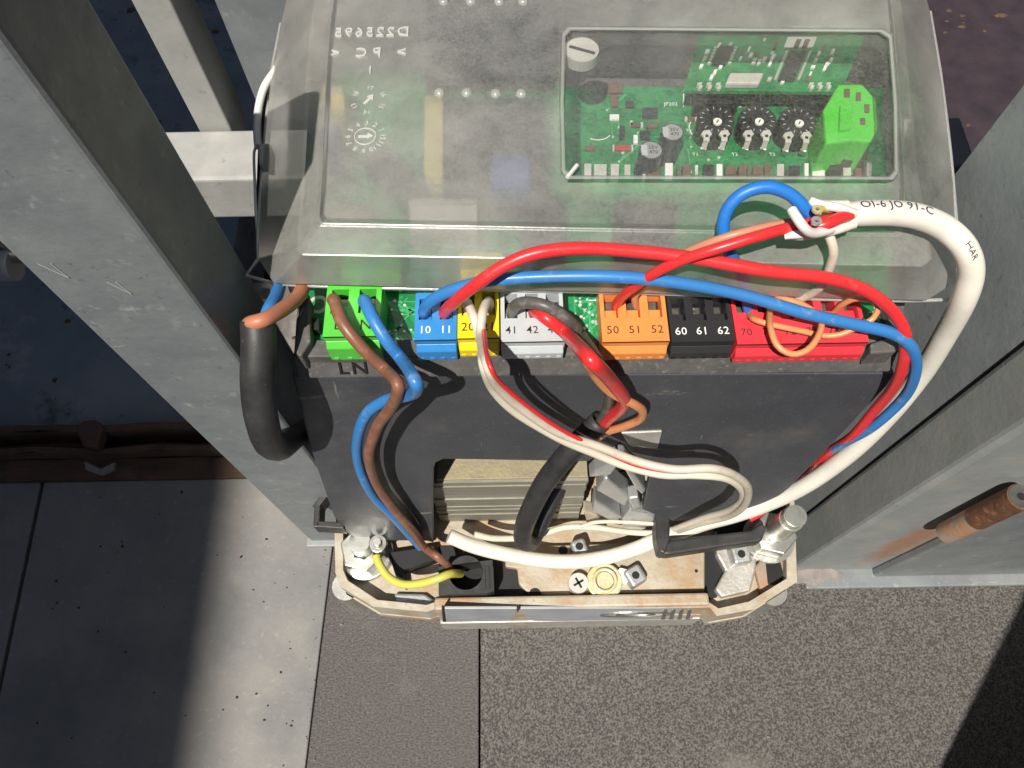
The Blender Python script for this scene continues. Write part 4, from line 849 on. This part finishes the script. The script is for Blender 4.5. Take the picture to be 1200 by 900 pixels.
# print along the cable
cs = curve(wcs, .05); fr = frames(cs)
def cable_print(s, start, size, view_off, mirror=False, m='ink', spacing=1.0):
    t0 = text_mb(s, size, (0, 0, 0), (1, 0, 0), (0, 1, 0), align='LEFT', spacing=spacing)
    bm = bmesh.new(); V_ = [bm.verts.new(v) for v in t0.v]
    for q in t0.f: bm.faces.new([V_[i] for i in q])
    bmesh.ops.triangulate(bm, faces=bm.faces[:])
    for _ in range(2): bmesh.ops.subdivide_edges(bm, edges=[e for e in bm.edges if e.calc_length() > .05], cuts=1, use_grid_fill=False)
    bmesh.ops.triangulate(bm, faces=bm.faces[:]); bm.verts.index_update()
    t0.v = [v.co.copy() for v in bm.verts]; fs2 = [[v.index for v in f_.verts] for f_ in bm.faces]; bm.free()
    L = [0]
    for a, b in zip(cs, cs[1:]): L.append(L[-1] + (b - a).length)
    vs = []
    for v in t0.v:
        sx = start + v.x; i = 0
        while i < len(L) - 2 and L[i + 1] < sx: i += 1
        p = cs[i].lerp(cs[i + 1], max(0, min(1, (sx - L[i]) / max(1e-6, L[i + 1] - L[i])))); d = (cs[i + 1] - cs[i]).normalized()
        tow = (C0 - p); tow = (tow - d * tow.dot(d)).normalized(); side = d.cross(tow)
        a = view_off + v.y / R0; vs.append(p + (tow * math.cos(a) + side * -math.sin(a)) * (R0 * 1.05))
    k = MB(); k.add(vs, fs2); return k.build('cable_print', M[m], wc)
cable_print('OI-6 JO 91-C', .6, .25, .72, m='navy_ink', spacing=1.1)
cable_print('HAR', 3.1, .17, .35)
wirep('control_cable', 'cream', [(795, 622, 5.2), (765, 625, 5.1), (735, 623, 5.2), (700, 618, 5.3), (665, 618, 5.3), (640, 625, 5.3), (615, 631, 5.4), (580, 631, 5.6), (556, 626, 5.8)], .115, 'thin cream cable lying behind the white one across the base', 'cable')
wirep('control_cable', 'cream', [(768, 614, 6.0), (735, 612, 6.1), (700, 612, 6.1), (680, 617, 5.7)], .07, 'finer cream wire above the thin cream cable', 'cable')

# ------------------------------------------------------------------ clear cover
cv = empty('clear_cover', (0, 12, 18)); tag(cv, 'scuffed frosted transparent plastic cover with a polished window over the board', 'cover')
r0 = [(352, -70), (329, 28), (317, 95), (306, 215), (303, 303), (321, 332), (700, 342), (1086, 352), (1121, 330), (1117, 215), (1104, 100), (1090, 14), (1068, -70)]
r1 = [(380, -70), (364, 30), (358, 100), (353, 215), (348, 292), (354, 299), (700, 305), (1082, 312), (1092, 303), (1078, 215), (1066, 100), (1058, 20), (1046, -70)]
r2 = [(396, -70), (384, 30), (379, 100), (374, 215), (371, 258), (375, 264), (700, 270), (1050, 276), (1060, 270), (1063, 215), (1056, 100), (1050, 24), (1040, -70)]
def inset(r, du, dv):
    n = len(r); return [(u + (du if u < 700 else (-du if u > 700 else 0)), v + (dv if v < 0 else (-dv if v > 240 else 0))) for u, v in r]
WL = lambda r, z: [W(u, v, z) for u, v in r]
shell = MB()
ra_ = WL(r0, 17.95); rb_ = WL(r0, 18.25); rc_ = WL(r1, 19.42); rd_ = WL(r2, 19.55); re_ = WL(inset(r2, 3, 3), 19.60); rf_ = WL(inset(r2, 8, 8), 19.45)
rg_ = WL(inset(r2, 12, 12), 19.45)
shell.loft([ra_, rb_, rc_, rd_, re_, rf_, rg_])
win = [(664, 30), (1036, 33), (1047, 40), (1053, 120), (1054, 204), (1048, 212), (664, 211), (657, 203), (655, 120), (657, 38)]
wi0 = WL(win, 19.45)
bm = bmesh.new(); A = [bm.verts.new(p) for p in rg_]; Bq = [bm.verts.new(p) for p in wi0]
es = [bm.edges.new((A[k], A[(k + 1) % len(A)])) for k in range(len(A))] + [bm.edges.new((Bq[k], Bq[(k + 1) % len(Bq)])) for k in range(len(Bq))]
bmesh.ops.triangle_fill(bm, use_beauty=True, edges=es); bm.verts.index_update()
shell.add([v.co.copy() for v in bm.verts], [[v.index for v in f_.verts] for f_ in bm.faces]); bm.free()
sh = shell.build('cover_shell', M['frosted'], cv)
bm = bmesh.new(); bm.from_mesh(sh.data); bmesh.ops.remove_doubles(bm, verts=bm.verts, dist=1e-6); bmesh.ops.recalc_face_normals(bm, faces=bm.faces)
bmesh.ops.bevel(bm, geom=[e for e in bm.edges if len(e.link_faces) == 2 and e.calc_face_angle(0) > R(14)], offset=.0006, segments=2, profile=.5, affect='EDGES', clamp_overlap=True)
for f_ in bm.faces: f_.smooth = False
bm.to_mesh(sh.data); bm.free()
wr = MB(); sh2 = lambda r, k, z: [W(854 + (u - 854) * k, 121 + (v - 121) * (k - (1 - k) * .8), z) for u, v in r]
w2 = sh2(win, .972, 19.78)
wr.loft([wi0, sh2(win, .99, 19.80), w2, sh2(win, .965, 19.62)])
wr.build('window_rim', M['glassy_rim'], cv, bevel=.02)
pane = sh2(win, .965, 19.62); MB().prism(pane, (0, 0, -.06)).build('window', M['glassy'], cv)
# bead along the lower lip, whitened to paint its lit edge
lip = MB().tube(ra_[1:12], .045, 8, .3); lip.build('lip_bead', M['glassy_rim'], cv)
for (u, v) in ((515, 109), (547, 109), (581, 110), (611, 110), (520, 2), (552, 2), (585, 2), (613, 2)):
    c = W(u, v, 19.45); k = MB(); rg = []
    for a in range(6):
        t = a / 5 * math.pi / 2; rg.append([c + Vector((math.cos(x) * .13 * math.cos(t), math.sin(x) * .13 * math.cos(t), .10 * math.sin(t))) for x in [2 * math.pi * i / 18 for i in range(18)]])
    k.loft(rg, True); k.build('dimple', M['glassy_rim'], cv)
def emb(s, u, v, size, sp=1.0, rot=0.0, z=19.452):
    xd = Vector((math.cos(rot), math.sin(rot), 0)); yd = Vector((-math.sin(rot), math.cos(rot), 0))
    text_mb(s, size, W(u, v, z), xd, yd, .045, mirror=True, spacing=sp).build('embossed_text', M['emboss'], cv)
emb('D225695', 436, 39, .43, 1.2); emb('> PC <', 432, 63, .42, 1.6); emb('1', 434, 83, .30)
for (cu, cvv, labels, rad, size) in ((432, 117, ['16', '17', '18', '13', '14', '15'], .37, .17), (428, 160, list('123456789') + ['10', '11', '12'], .40, .18)):
    c = W(cu, cvv, 19.452)
    for i, s_ in enumerate(labels):
        a = 2 * math.pi * i / len(labels) + .5; p = c + Vector((math.cos(a), math.sin(a), 0)) * rad
        text_mb(s_, size, p, (-math.sin(a), math.cos(a), 0), (math.cos(a), math.sin(a), 0), .02, mirror=True).build('embossed_text', M['emboss'], cv)
    ar = MB(); d = Vector((1, 0, 0)) if cvv > 140 else Vector((.6, .8, 0)); n_ = Vector((-d.y, d.x, 0))
    ar.bar(c - d * .16, c + d * .05, .07, .03); ar.prism([c + d * .05 + n_ * .09, c + d * .05 - n_ * .09, c + d * .19], (0, 0, .03)); ar.build('embossed_arrow', M['emboss'], cv)
    if cvv > 140: MB().ring(c, c + Vector((0, 0, .02)), .25, .23, 30).build('embossed_ring', M['emboss'], cv)
c = W(682, 58, 19.5)
MB().cyl(c - Vector((0, 0, .3)), c, pxr(20, c), n=26).build('cover_screw', M['white_plastic'], cv, bevel=.05)
MB().bar(c + Vector((-.3, .1, .01)), c + Vector((.3, -.15, .01)), .07, .03).build('screw_slot', M['hole'], cv)
MB().bar(W(664, 209, 19.75), W(677, 193, 19.85), .07, .07).build('corner_glint', M['emboss'], cv)  # white bar painting the bright highlight at the window corner

for o in ALL:
    if '_org' in o: del o['_org']
